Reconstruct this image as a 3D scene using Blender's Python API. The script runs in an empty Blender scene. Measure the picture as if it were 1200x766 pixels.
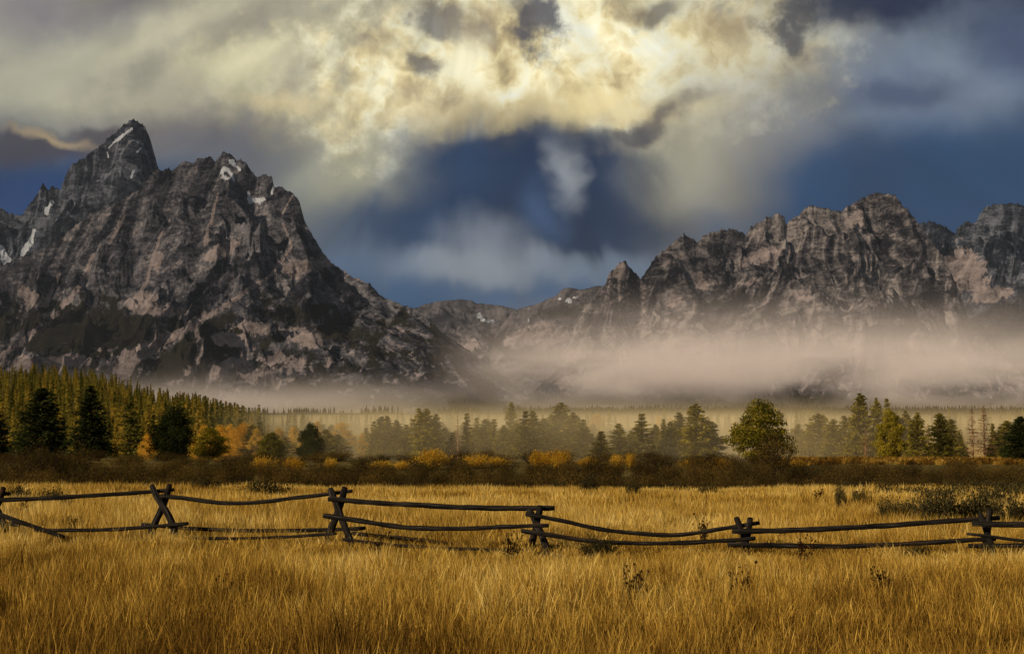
import bpy, math, random
import numpy as np
from mathutils import Vector, Matrix

random.seed(7)
RNG = np.random.default_rng(11)
SC = bpy.context.scene
COL = SC.collection

# ------------------------------------------------------------------ camera
F = 1600.0                      # focal length in pixels of the 1200 x 766 photograph
CX, CY, HOR = 600.0, 383.0, 490.0
CAM_Z = 2.4
PITCH = math.atan((HOR - CY) / F)
cam_d = bpy.data.cameras.new('camera'); cam = bpy.data.objects.new('camera', cam_d); COL.objects.link(cam)
cam.location = (0, 0, CAM_Z); cam.rotation_euler = (math.pi / 2 + PITCH, 0, 0)
cam_d.sensor_width = 36; cam_d.lens = F / 1200 * 36
cam_d.clip_start = 0.1; cam_d.clip_end = 60000
SC.camera = cam

# ------------------------------------------------------------------ light and exposure
SUN_DIR = Vector((-0.76, -0.56, 0.37)).normalized()          # towards the sun: low, behind the camera on the left
SUN_EL = math.asin(SUN_DIR.z); SUN_AZ = math.atan2(SUN_DIR.x, SUN_DIR.y)
sun_d = bpy.data.lights.new('sun', 'SUN'); sun = bpy.data.objects.new('sun', sun_d); COL.objects.link(sun)
sun_d.energy = 4.2; sun_d.angle = math.radians(0.6); sun_d.color = (1.0, 0.80, 0.56)
sun.rotation_euler = SUN_DIR.to_track_quat('Z', 'Y').to_euler()
sun.location = (-40, -30, 60)
vs = SC.view_settings
vs.view_transform = 'Standard'; vs.look = 'None'; vs.exposure = 0.0; vs.gamma = 1.0; vs.use_curve_mapping = False
cy = SC.cycles
cy.use_denoising = True
cy.max_bounces = 5; cy.diffuse_bounces = 2; cy.glossy_bounces = 1; cy.transmission_bounces = 2
cy.transparent_max_bounces = 8; cy.volume_bounces = 6
cy.volume_max_steps = 128
cy.sample_clamp_indirect = 4


def lin(c):
    """sRGB 0-255 to linear"""
    return tuple(((v / 255) / 12.92 if v / 255 <= 0.04045 else ((v / 255 + 0.055) / 1.055) ** 2.4) for v in c)


def ray(px, py):
    a = (px - CX) / F; b = (CY - py) / F
    c, s = math.cos(PITCH), math.sin(PITCH)
    return (a, c - b * s, s + b * c)


def at(px, py, Y):
    d = ray(px, py); k = Y / d[1]
    return Vector((d[0] * k, Y, CAM_Z + d[2] * k))


class NT:
    """small node-tree helper"""
    def __init__(s, tree):
        s.t = tree; s.n = tree.nodes; s.l = tree.links

    def new(s, typ, **kw):
        n = s.n.new(typ)
        for k, v in kw.items():
            setattr(n, k, v)
        return n

    def put(s, sock, v):
        if isinstance(v, bpy.types.NodeSocket):
            s.l.new(v, sock)
        else:
            sock.default_value = v

    def math(s, op, a, b=None, c=None, clamp=False):
        n = s.new('ShaderNodeMath', operation=op, use_clamp=clamp)
        for i, v in enumerate((a, b, c)):
            if v is not None:
                s.put(n.inputs[i], v)
        return n.outputs[0]

    def vmath(s, op, a, b=None, out=0):
        n = s.new('ShaderNodeVectorMath', operation=op)
        s.put(n.inputs[0], a)
        if b is not None:
            s.put(n.inputs[3 if op == 'SCALE' else 1], b)
        return n.outputs[out]

    def noise(s, vec, scale, detail=3, rough=0.5, dist=0.0, color=False):
        n = s.new('ShaderNodeTexNoise')
        if vec is not None:
            s.put(n.inputs['Vector'], vec)
        n.inputs['Scale'].default_value = scale; n.inputs['Detail'].default_value = detail
        n.inputs['Roughness'].default_value = rough; n.inputs['Distortion'].default_value = dist
        return n.outputs['Color' if color else 'Fac']

    def mapr(s, v, a, b, c=0.0, d=1.0, smooth=False):
        n = s.new('ShaderNodeMapRange')
        n.interpolation_type = 'SMOOTHSTEP' if smooth else 'LINEAR'
        s.put(n.inputs[0], v)
        for i, q in enumerate((a, b, c, d)):
            s.put(n.inputs[1 + i], q)
        return n.outputs[0]

    def mix(s, f, a, b, mode='MIX'):
        n = s.new('ShaderNodeMix', data_type='RGBA', blend_type=mode)
        s.put(n.inputs[0], f)
        for i, v in ((6, a), (7, b)):
            if not isinstance(v, bpy.types.NodeSocket):
                v = tuple(v) + (1.0,) if len(v) == 3 else tuple(v)
            s.put(n.inputs[i], v)
        return n.outputs[2]

    def ramp(s, v, stops):
        n = s.new('ShaderNodeValToRGB')
        cr = n.color_ramp
        while len(cr.elements) < len(stops):
            cr.elements.new(0.5)
        for e, (p, c) in zip(cr.elements, stops):
            e.position = p; e.color = tuple(c) + (1.0,) if len(c) == 3 else c
        s.put(n.inputs[0], v)
        return n.outputs[0]


# ------------------------------------------------------------------ sky (world)
world = bpy.data.worlds.new('World'); SC.world = world; world.use_nodes = True
W = NT(world.node_tree); W.n.clear()
wo = W.new('ShaderNodeOutputWorld'); bg = W.new('ShaderNodeBackground'); W.l.new(bg.outputs[0], wo.inputs[0])
bg.inputs['Strength'].default_value = 0.1
nish = W.new('ShaderNodeTexSky', sky_type='NISHITA', sun_disc=False)
nish.sun_elevation = SUN_EL; nish.sun_rotation = SUN_AZ
tc = W.new('ShaderNodeTexCoord')
sep = W.new('ShaderNodeSeparateXYZ'); W.l.new(tc.outputs['Generated'], sep.inputs[0])
az = W.math('ARCTAN2', sep.outputs[0], sep.outputs[1])
el = W.math('ARCSINE', sep.outputs[2])
uv = W.new('ShaderNodeCombineXYZ'); W.put(uv.inputs[0], az); W.put(uv.inputs[1], el)
UV = uv.outputs[0]


def sky_uv(px, py):
    d = Vector(ray(px, py)).normalized()
    return math.atan2(d.x, d.y), math.asin(d.z)




def warp(vec, scale, amount, detail):
    n = W.noise(vec, scale, detail, 0.55, color=True)
    o = W.vmath('SUBTRACT', n, (0.5, 0.5, 0.5))
    o = W.vmath('MULTIPLY', o, (amount, amount, 0.0))
    return W.vmath('ADD', vec, o)


fan0 = (sky_uv(560, -160)[0], sky_uv(560, -160)[1], 0.0)
rel = W.vmath('SUBTRACT', UV, fan0); rsp = W.new('ShaderNodeSeparateXYZ'); W.l.new(rel, rsp.inputs[0])
fang = W.math('ARCTAN2', rsp.outputs[0], W.math('MULTIPLY', rsp.outputs[1], -1.0)); frad = W.vmath('LENGTH', rel, out=1)
fv = W.new('ShaderNodeCombineXYZ'); W.put(fv.inputs[0], W.math('MULTIPLY', fang, 8.0)); W.put(fv.inputs[1], W.math('MULTIPLY', frad, 9.0))
STREAK = W.noise(fv.outputs[0], 1.0, 3, 0.45, 0.35)
sdisp = W.vmath('SCALE', W.vmath('NORMALIZE', rel), W.math('MULTIPLY', W.math('SUBTRACT', STREAK, 0.5), 0.042))
WSOFT = W.vmath('ADD', warp(warp(UV, 9.0, 0.040, 3), 30.0, 0.014, 3), sdisp)
WHARD = warp(warp(UV, 14.0, 0.045, 3), 55.0, 0.016, 5)
RAG = W.math('MULTIPLY', W.math('SUBTRACT', W.noise(UV, 42.0, 7, 0.62), 0.5), 2.2)


def sky_blob(base, px, py, rx, ry, rot, colour, soft, op, hard=False):
    u, v = sky_uv(px, py)
    m = W.new('ShaderNodeMapping', vector_type='TEXTURE')
    W.put(m.inputs[0], WHARD if hard else WSOFT)
    m.inputs['Location'].default_value = (u, v, 0)
    m.inputs['Rotation'].default_value = (0, 0, math.radians(rot))
    m.inputs['Scale'].default_value = (rx / F, ry / F, 1)
    d = W.vmath('LENGTH', m.outputs[0], out=1)
    if hard:
        d = W.math('ADD', d, W.math('MULTIPLY', RAG, float(hard)))
    f = W.mapr(d, 1 + soft, max(0.0, 1 - soft), 0, op, smooth=True)
    return W.mix(f, base, colour if isinstance(colour, bpy.types.NodeSocket) else lin(colour))


col = W.ramp(W.mapr(el, -0.02, 0.38), [
    (0.0, lin((66, 90, 122))), (0.22, lin((44, 76, 108))), (0.36, lin((26, 56, 92))), (0.52, lin((34, 64, 98))),
    (0.70, lin((98, 104, 118))), (1.0, lin((130, 128, 122)))])
# billow texture used inside the bright cloud
WB = warp(UV, 22.0, 0.030, 3)
n_a = W.noise(WB, 20.0, 8, 0.56)
n_b = W.math('ABSOLUTE', W.math('SUBTRACT', W.noise(WB, 34.0, 5, 0.5), 0.5))
bil = W.math('ADD', n_a, W.math('SUBTRACT', 0.10, W.math('MULTIPLY', n_b, 0.8)))
bil2 = W.noise(warp(UV, 12.0, 0.05, 3), 7.0, 6, 0.5, 0.3)
cream = W.ramp(bil, [(0.34, lin((168, 148, 112))), (0.43, lin((208, 188, 138))), (0.51, lin((238, 220, 166))), (0.59, lin((255, 246, 204))), (0.70, lin((255, 254, 230)))])
dull = W.ramp(bil2, [(0.32, lin((118, 112, 108))), (0.50, lin((164, 158, 136))), (0.66, lin((205, 201, 168)))])
dullw = W.ramp(bil, [(0.28, lin((140, 134, 122))), (0.50, lin((172, 166, 140))), (0.70, lin((216, 206, 166)))])
bluey = W.ramp(bil2, [(0.34, lin((44, 54, 82))), (0.50, lin((84, 98, 122))), (0.66, lin((126, 138, 152)))])
for args in [
    # px, py, rx, ry, rot, colour, soft, opacity, hard
    (240, 40, 420, 120, 0, dull, 0.55, 0.95, False),
    (300, 110, 190, 60, 0, dullw, 0.7, 0.8, False),
    (40, 20, 110, 60, -20, (112, 108, 120), 0.9, 0.75, False),
    (400, 175, 85, 95, -35, (172, 168, 140), 0.85, 0.9, False),
    (1060, 70, 190, 95, 0, bluey, 0.7, 0.9, False),
    (640, 60, 300, 105, 4, dullw, 0.55, 0.95, False),
    (650, 70, 260, 92, 6, cream, 0.55, 0.95, True),
    (890, 60, 95, 55, 25, cream, 0.8, 0.75, True),
    (850, 160, 66, 125, -32, (150, 143, 126), 0.98, 0.8, False),
    (790, 185, 46, 80, -18, (172, 166, 140), 0.98, 0.7, False),
    (1010, 8, 90, 26, 0, (40, 46, 70), 0.7, 0.9, True),
    (1110, 0, 150, 34, -4, (36, 44, 68), 0.8, 0.9, 0.6),
    (1040, 62, 110, 22, 18, (112, 124, 140), 0.9, 0.5, 0.3),
    (1185, 60, 40, 30, 0, (60, 72, 98), 0.9, 0.7, 0.3),
    (940, 110, 70, 50, 30, (126, 128, 128), 0.95, 0.6, 0.2),
    (1070, 118, 60, 18, -8, (58, 68, 94), 0.8, 0.8, False),
    (1160, 125, 50, 16, 12, (112, 124, 142), 0.8, 0.6, False),
    (1140, 190, 140, 36, 0, (28, 58, 92), 0.8, 0.85, False),
    (232, 160, 110, 34, 0, (100, 96, 100), 0.8, 0.85, False),
    (290, 190, 70, 30, 0, (86, 92, 106), 0.8, 0.6, False),
    (30, 166, 82, 18, -2, (70, 66, 74), 0.5, 0.95, 0.3),
    (122, 158, 38, 12, 2, (78, 72, 76), 0.6, 0.9, 0.3),
    (60, 156, 40, 5, -8, (196, 172, 128), 0.98, 0.55, 0.3),
    (20, 222, 100, 34, 0, (28, 58, 104), 0.6, 0.95, False),
    (500, 190, 52, 58, -40, (118, 124, 132), 0.95, 0.6, False),
    (640, 134, 150, 16, 2, (226, 206, 152), 0.9, 0.85, False),
    (612, 228, 132, 86, 0, (15, 34, 64), 0.50, 0.95, False),
    (622, 178, 122, 34, 2, (16, 38, 70), 0.30, 0.85, 0.25),
    (590, 235, 60, 60, 20, (16, 36, 68), 0.9, 0.6, False),
    (690, 268, 110, 36, -6, (14, 35, 64), 0.7, 0.9, False),
    (450, 262, 85, 28, 6, (22, 52, 88), 0.8, 0.85, False),
    (545, 195, 60, 40, 0, (34, 64, 100), 0.9, 0.5, False),
    (662, 200, 17, 34, 10, (150, 154, 158), 0.95, 0.75, 0.15),
    (640, 250, 22, 34, 20, (62, 86, 122), 0.9, 0.6, False),
    (566, 284, 44, 30, -8, (130, 138, 150), 0.9, 0.75, False),
    (560, 318, 140, 20, 0, (140, 146, 152), 0.9, 0.8, False),
    (760, 322, 120, 18, 0, (104, 118, 136), 0.9, 0.6, False),
    (580, 352, 160, 16, 0, (66, 88, 116), 0.8, 0.7, False),
    (415, 318, 60, 30, 0, (66, 92, 124), 0.9, 0.6, False),
    (628, 30, 25, 37, 10, (78, 76, 84), 0.6, 0.92, 1.5),
    (604, 14, 22, 16, -20, (96, 90, 90), 0.7, 0.7, 1.5),
    (522, 24, 46, 18, -22, (104, 98, 94), 0.6, 0.85, 1.5),
    (494, 68, 17, 15, -30, (100, 94, 92), 0.6, 0.85, 1.4),
    (560, 42, 22, 26, 0, (150, 138, 118), 0.8, 0.6, True),
    (775, 6, 42, 14, 0, (96, 90, 86), 0.7, 0.8, True),
    (926, 26, 28, 26, 20, (84, 82, 82), 0.6, 0.9, 1.6),
    (850, 22, 34, 14, 0, (150, 134, 104), 0.8, 0.6, True),
    (776, 136, 52, 12, 24, (100, 92, 88), 0.8, 0.85, True),
    (742, 148, 30, 7, 4, (84, 82, 84), 0.7, 0.8, True),
    (700, 118, 45, 12, 5, (236, 216, 158), 0.9, 0.75, True),
    (545, 75, 24, 22, 0, (255, 246, 204), 0.9, 0.8, True),
    (150, 12, 16, 20, 30, (116, 112, 116), 0.9, 0.6, True),
    (250, 92, 70, 20, 18, (208, 200, 162), 0.95, 0.6, 0.5),
    (295, 75, 50, 22, 20, (222, 214, 174), 0.95, 0.6, 0.6),
    (345, 110, 60, 10, 8, (218, 200, 152), 0.95, 0.6, 0.5),
    (200, 110, 60, 24, -10, (150, 146, 134), 0.95, 0.5, 0.5),
    (345, 85, 22, 18, 0, (164, 156, 138), 0.9, 0.6, 0.6),
    (110, 60, 90, 26, 24, (198, 194, 164), 0.95, 0.6, 0.4),
    (200, 30, 60, 14, 30, (206, 200, 168), 0.95, 0.5, 0.4),
    (20, 65, 50, 26, 10, (170, 166, 146), 0.95, 0.5, 0.4),
]:
    col = sky_blob(col, *args)
# away from the picture the cloud deck closes to an even grey
veil = W.mapr(STREAK, 0.25, 0.75, 7.9, 12.3)
colx = W.vmath('SCALE', col, veil)
fin = W.mix(0.02, colx, nish.outputs[0])
W.l.new(fin, bg.inputs['Color'])
world.cycles.sampling_method = 'MANUAL'; world.cycles.sample_map_resolution = 512


# ------------------------------------------------------------------ helpers
def link(o, parent=None):
    COL.objects.link(o)
    if parent is not None:
        o.parent = parent
    return o


def tag(o, label=None, cat=None, group=None, kind=None):
    if label: o['label'] = label
    if cat: o['category'] = cat
    if group: o['group'] = group
    if kind: o['kind'] = kind
    return o


def mesh_np(name, V, faces, mat=None, smooth=False, attrs=None):
    """V (n,3); faces = list of int arrays (m,k)"""
    me = bpy.data.meshes.new(name)
    V = np.asarray(V, np.float32)
    me.vertices.add(len(V)); me.vertices.foreach_set('co', V.ravel())
    if not isinstance(faces, list):
        faces = [faces]
    loops = np.concatenate([f.ravel() for f in faces]).astype(np.int32)
    tot = np.concatenate([np.full(len(f), f.shape[1], np.int32) for f in faces])
    start = np.concatenate([[0], np.cumsum(tot)[:-1]]).astype(np.int32)
    me.loops.add(len(loops)); me.loops.foreach_set('vertex_index', loops)
    me.polygons.add(len(tot)); me.polygons.foreach_set('loop_start', start)
    me.polygons.foreach_set('use_smooth', np.full(len(tot), smooth))
    me.update(calc_edges=True)
    for k, a in (attrs or {}).items():
        a = np.asarray(a, np.float32)
        if a.ndim == 1:
            at_ = me.attributes.new(k, 'FLOAT', 'POINT'); at_.data.foreach_set('value', a)
        elif a.shape[1] == 4:
            at_ = me.attributes.new(k, 'FLOAT_COLOR', 'POINT'); at_.data.foreach_set('color', a.ravel())
        else:
            at_ = me.attributes.new(k, 'FLOAT_VECTOR', 'POINT'); at_.data.foreach_set('vector', a.ravel())
    if mat: me.materials.append(mat)
    return me


def obj(name, me, parent=None, loc=None):
    o = bpy.data.objects.new(name, me)
    if loc is not None: o.location = loc
    return link(o, parent)


_perm = np.random.default_rng(3).permutation(1024)
_ang = np.random.default_rng(4).random(1024) * 2 * np.pi
_gx, _gy = np.cos(_ang), np.sin(_ang)


def perlin(x, y, seed=0):
    x = np.asarray(x, float) + seed * 17.31; y = np.asarray(y, float) + seed * 9.77
    xi = np.floor(x).astype(np.int64); yi = np.floor(y).astype(np.int64)
    xf = x - xi; yf = y - yi
    u = xf ** 3 * (xf * (xf * 6 - 15) + 10); v = yf ** 3 * (yf * (yf * 6 - 15) + 10)

    def g(ix, iy, dx, dy):
        h = _perm[(_perm[ix & 1023] + iy) & 1023]
        return _gx[h] * dx + _gy[h] * dy
    a = g(xi, yi, xf, yf); b = g(xi + 1, yi, xf - 1, yf)
    c = g(xi, yi + 1, xf, yf - 1); d = g(xi + 1, yi + 1, xf - 1, yf - 1)
    return ((a + (b - a) * u) + ((c + (d - c) * u) - (a + (b - a) * u)) * v) * 1.5


def fbm(x, y, o=5, seed=0, gain=0.5, lac=2.03):
    s = 0; a = 1; t = 0
    for i in range(o):
        s = s + a * perlin(x, y, seed + i * 3); t += a; a *= gain; x = x * lac; y = y * lac
    return s / t


def ridged(x, y, o=6, seed=0, gain=0.55, lac=2.05):
    s = 0; a = 1; t = 0; w = 1
    for i in range(o):
        n = 1 - np.abs(perlin(x, y, seed + i * 5)) * 1.6
        n = np.clip(n, 0, 1) ** 2
        s = s + a * n * w; t += a; w = np.clip(n * 1.6, 0, 1); a *= gain; x = x * lac; y = y * lac
    return s / t


def sstep(a, b, x):
    t = np.clip((np.asarray(x, float) - a) / (b - a), 0, 1)
    return t * t * (3 - 2 * t)


def new_mat(name):
    m = bpy.data.materials.new(name); m.use_nodes = True
    N = NT(m.node_tree); N.n.clear()
    out = N.new('ShaderNodeOutputMaterial')
    return m, N, out


# ------------------------------------------------------------------ ground
def ridge_z(px_list, Yr):
    return [(ray(px, py)[0] / ray(px, py)[1], CAM_Z + ray(px, py)[2] / ray(px, py)[1] * Yr) for px, py in px_list]


_hill = ridge_z([(-900, 470), (-400, 445), (-100, 443), (0, 446), (60, 444), (110, 449), (150, 462), (190, 474), (235, 480), (262, 489), (290, 496), (320, 500)], 900)
_hu = [a for a, b in _hill]; _hz = [max(b, -5) for a, b in _hill]
_prY = [-200, 0, 20, 30, 45, 64, 82, 112, 138, 200, 260, 330, 1500, 2300, 2700, 5000, 9000, 30000]
_prZ = [0, 0, -0.05, -0.15, -0.45, -1.40, -2.35, -2.55, -2.05, -3.9, -4.9, -5, -5, -5, 9, 14, 20, 20]


def ground_z(x, Y):
    x = np.asarray(x, float); Y = np.asarray(Y, float)
    z = np.interp(Y, _prY, _prZ)
    z = z + 0.10 * fbm(x / 9, Y / 9, 3, 5) * sstep(4, 12, Y) + 0.5 * fbm(x / 60, Y / 60, 3, 8) * sstep(60, 140, Y) * (1 - sstep(1800, 2500, Y))
    z = z + 2.0 * fbm(x / 400, Y / 400, 3, 18) * sstep(400, 900, Y)
    u = x / np.maximum(Y, 50.0)
    hz = np.interp(u, _hu, _hz)
    prof = np.clip((Y - 330) / 570, 0, 1) * (1 - sstep(900, 1400, Y))
    prof = np.where(Y < 900, prof ** 0.92, prof)
    z = z + (hz + 5) * prof
    return z


def build_ground():
    nx, ny = 340, 460
    s = np.linspace(-1, 1, nx); k = 7.2
    X = np.sinh(s * k) / math.sinh(k) * 13000
    t = np.linspace(0, 1, ny); k2 = 7.0
    Yv = -60 + np.sinh(t * k2) / math.sinh(k2) * 17500 + t * 140
    XX, YY = np.meshgrid(X, Yv)
    ZZ = ground_z(XX, YY)
    V = np.stack([XX, YY, ZZ], -1).reshape(-1, 3)
    i = np.arange(nx * ny).reshape(ny, nx)
    f = np.stack([i[:-1, :-1], i[:-1, 1:], i[1:, 1:], i[1:, :-1]], -1).reshape(-1, 4)
    m, N, out = new_mat('ground_soil')
    g = N.new('ShaderNodeNewGeometry'); P = g.outputs['Position']
    sp = N.new('ShaderNodeSeparateXYZ'); N.l.new(P, sp.inputs[0])
    n1 = N.noise(P, 0.6, 6, 0.6); n2 = N.noise(P, 0.05, 4, 0.55); n3 = N.noise(P, 0.004, 5, 0.6)
    near = N.ramp(n1, [(0.3, (0.045, 0.028, 0.012)), (0.55, (0.13, 0.085, 0.03)), (0.75, (0.26, 0.17, 0.06))])
    sage = N.ramp(n2, [(0.3, (0.045, 0.04, 0.018)), (0.55, (0.13, 0.10, 0.035)), (0.75, (0.22, 0.16, 0.05))])
    gold = N.ramp(n1, [(0.3, (0.22, 0.13, 0.03)), (0.7, (0.50, 0.33, 0.09))])
    far = N.ramp(n3, [(0.3, (0.09, 0.085, 0.04)), (0.6, (0.26, 0.21, 0.10)), (0.8, (0.32, 0.26, 0.13))])
    c = N.mix(N.mapr(sp.outputs[1], 58, 70), near, sage)
    c = N.mix(N.math('MULTIPLY', N.mapr(sp.outputs[1], 132, 138), N.mapr(N.math('DIVIDE', sp.outputs[0], sp.outputs[1]), 0.17, 0.24)), c, gold)
    c = N.mix(N.mapr(sp.outputs[1], 300, 400), c, sage)
    c = N.mix(N.mapr(sp.outputs[1], 1500, 2200), c, far)
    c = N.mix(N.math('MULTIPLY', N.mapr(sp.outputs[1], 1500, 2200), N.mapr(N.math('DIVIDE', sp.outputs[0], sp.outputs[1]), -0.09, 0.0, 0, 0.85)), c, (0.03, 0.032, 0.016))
    b = N.new('ShaderNodeBsdfDiffuse'); N.l.new(c, b.inputs[0])
    bp = N.new('ShaderNodeBump'); bp.inputs['Strength'].default_value = 0.8; bp.inputs['Distance'].default_value = 0.15
    N.l.new(n1, bp.inputs['Height']); N.l.new(bp.outputs[0], b.inputs['Normal'])
    N.l.new(b.outputs[0], out.inputs[0])
    o = obj('ground', mesh_np('ground', V, f, m, True)); tag(o, kind='structure')


build_ground()


# ------------------------------------------------------------------ mountains
def mountain_mat(name, dark, mid, light, forest=(0.019, 0.018, 0.014), scree=(0.215, 0.185, 0.19), cool=0.0):
    m, N, out = new_mat(name)
    g = N.new('ShaderNodeNewGeometry'); P = g.outputs['Position']
    # strata: stretch and tilt the coordinates so cracks run in slanting bands
    mp = N.new('ShaderNodeMapping'); N.l.new(P, mp.inputs[0])
    mp.inputs['Rotation'].default_value = (0.2, 0.95, 0.3); mp.inputs['Scale'].default_value = (1 / 380, 1 / 420, 1 / 150)
    at_ = N.new('ShaderNodeAttribute', attribute_name='mask'); sp = N.new('ShaderNodeSeparateColor'); N.l.new(at_.outputs['Color'], sp.inputs[0])
    strata = N.noise(mp.outputs[0], 2.2, 9, 0.66, 0.9)
    mp2 = N.new('ShaderNodeMapping'); N.l.new(P, mp2.inputs[0])
    mp2.inputs['Rotation'].default_value = (0.1, -1.15, -0.4); mp2.inputs['Scale'].default_value = (1 / 260, 1 / 300, 1 / 90)
    cracks = N.noise(mp2.outputs[0], 2.0, 8, 0.68, 0.5)
    fine = N.noise(P, 1 / 19.0, 6, 0.68)
    big = N.noise(P, 1 / 700.0, 4, 0.5)
    v = N.math('ADD', N.math('MULTIPLY', strata, 0.55), N.math('MULTIPLY', cracks, 0.45))
    v = N.math('ADD', v, N.math('MULTIPLY', N.math('SUBTRACT', fine, 0.5), 0.50))
    v = N.math('ADD', v, N.math('MULTIPLY', N.math('SUBTRACT', big, 0.5), 0.35))
    v = N.math('ADD', N.math('MULTIPLY', N.math('SUBTRACT', v, 0.5), 0.72), N.math('ADD', 0.478, N.math('MULTIPLY', N.math('SUBTRACT', at_.outputs['Alpha'], 0.5), 0.14)))
    rock = N.ramp(v, [(0.39, dark), (0.485, mid), (0.55, tuple(0.5 * (a + b) for a, b in zip(mid, light))), (0.65, light)])
    
    grain = N.noise(P, 1 / 15.0, 4, 0.7)
    wob = N.math('MULTIPLY', N.math('SUBTRACT', N.math('ADD', grain, N.math('MULTIPLY', fine, 0.8)), 0.9), 1.0)
    fm = N.mapr(N.math('ADD', sp.outputs[0], wob), 0.42, 0.58)
    sm = N.mapr(N.math('ADD', sp.outputs[1], N.math('ADD', N.math('MULTIPLY', wob, 0.9), N.math('MULTIPLY', N.math('SUBTRACT', v, 0.48), 1.6))), 0.42, 0.72)
    nm = N.mapr(N.math('ADD', sp.outputs[2], N.math('MULTIPLY', wob, 0.9)), 0.42, 0.62)
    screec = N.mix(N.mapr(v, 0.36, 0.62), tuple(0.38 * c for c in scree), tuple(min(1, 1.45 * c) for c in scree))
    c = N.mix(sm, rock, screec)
    forc = N.mix(grain, tuple(0.45 * q for q in forest), tuple(1.7 * q for q in forest))
    c = N.mix(fm, c, forc)
    c = N.mix(nm, c, (0.45, 0.49, 0.56))
    b = N.new('ShaderNodeBsdfDiffuse'); b.inputs['Roughness'].default_value = 0.8
    N.l.new(c, b.inputs[0])
    bp = N.new('ShaderNodeBump'); bp.inputs['Strength'].default_value = 1.0; bp.inputs['Distance'].default_value = 22
    hgt = N.math('ADD', N.math('MULTIPLY', cracks, 1.0), N.math('MULTIPLY', fine, 0.30))
    hgt = N.math('ADD', hgt, N.math('MULTIPLY', strata, 1.0))
    N.l.new(hgt, bp.inputs['Height']); N.l.new(bp.outputs[0], b.inputs['Normal'])
    N.l.new(b.outputs[0], out.inputs[0])
    return m


def gsmooth(a, s):
    if s < 0.5: return a
    r = int(3 * s) + 1
    k = np.exp(-0.5 * (np.arange(-r, r + 1) / s) ** 2); k /= k.sum()
    return np.convolve(np.pad(a, r, mode='edge'), k, 'valid')


def pix(V):
    """project world points to photo pixels"""
    x = V[..., 0]; y = V[..., 1]; z = V[..., 2] - CAM_Z
    c, s = math.cos(PITCH), math.sin(PITCH)
    dep = y * c + z * s; up = -y * s + z * c
    return CX + F * x / dep, CY - F * up / dep


FOREST_PTS = []


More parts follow.
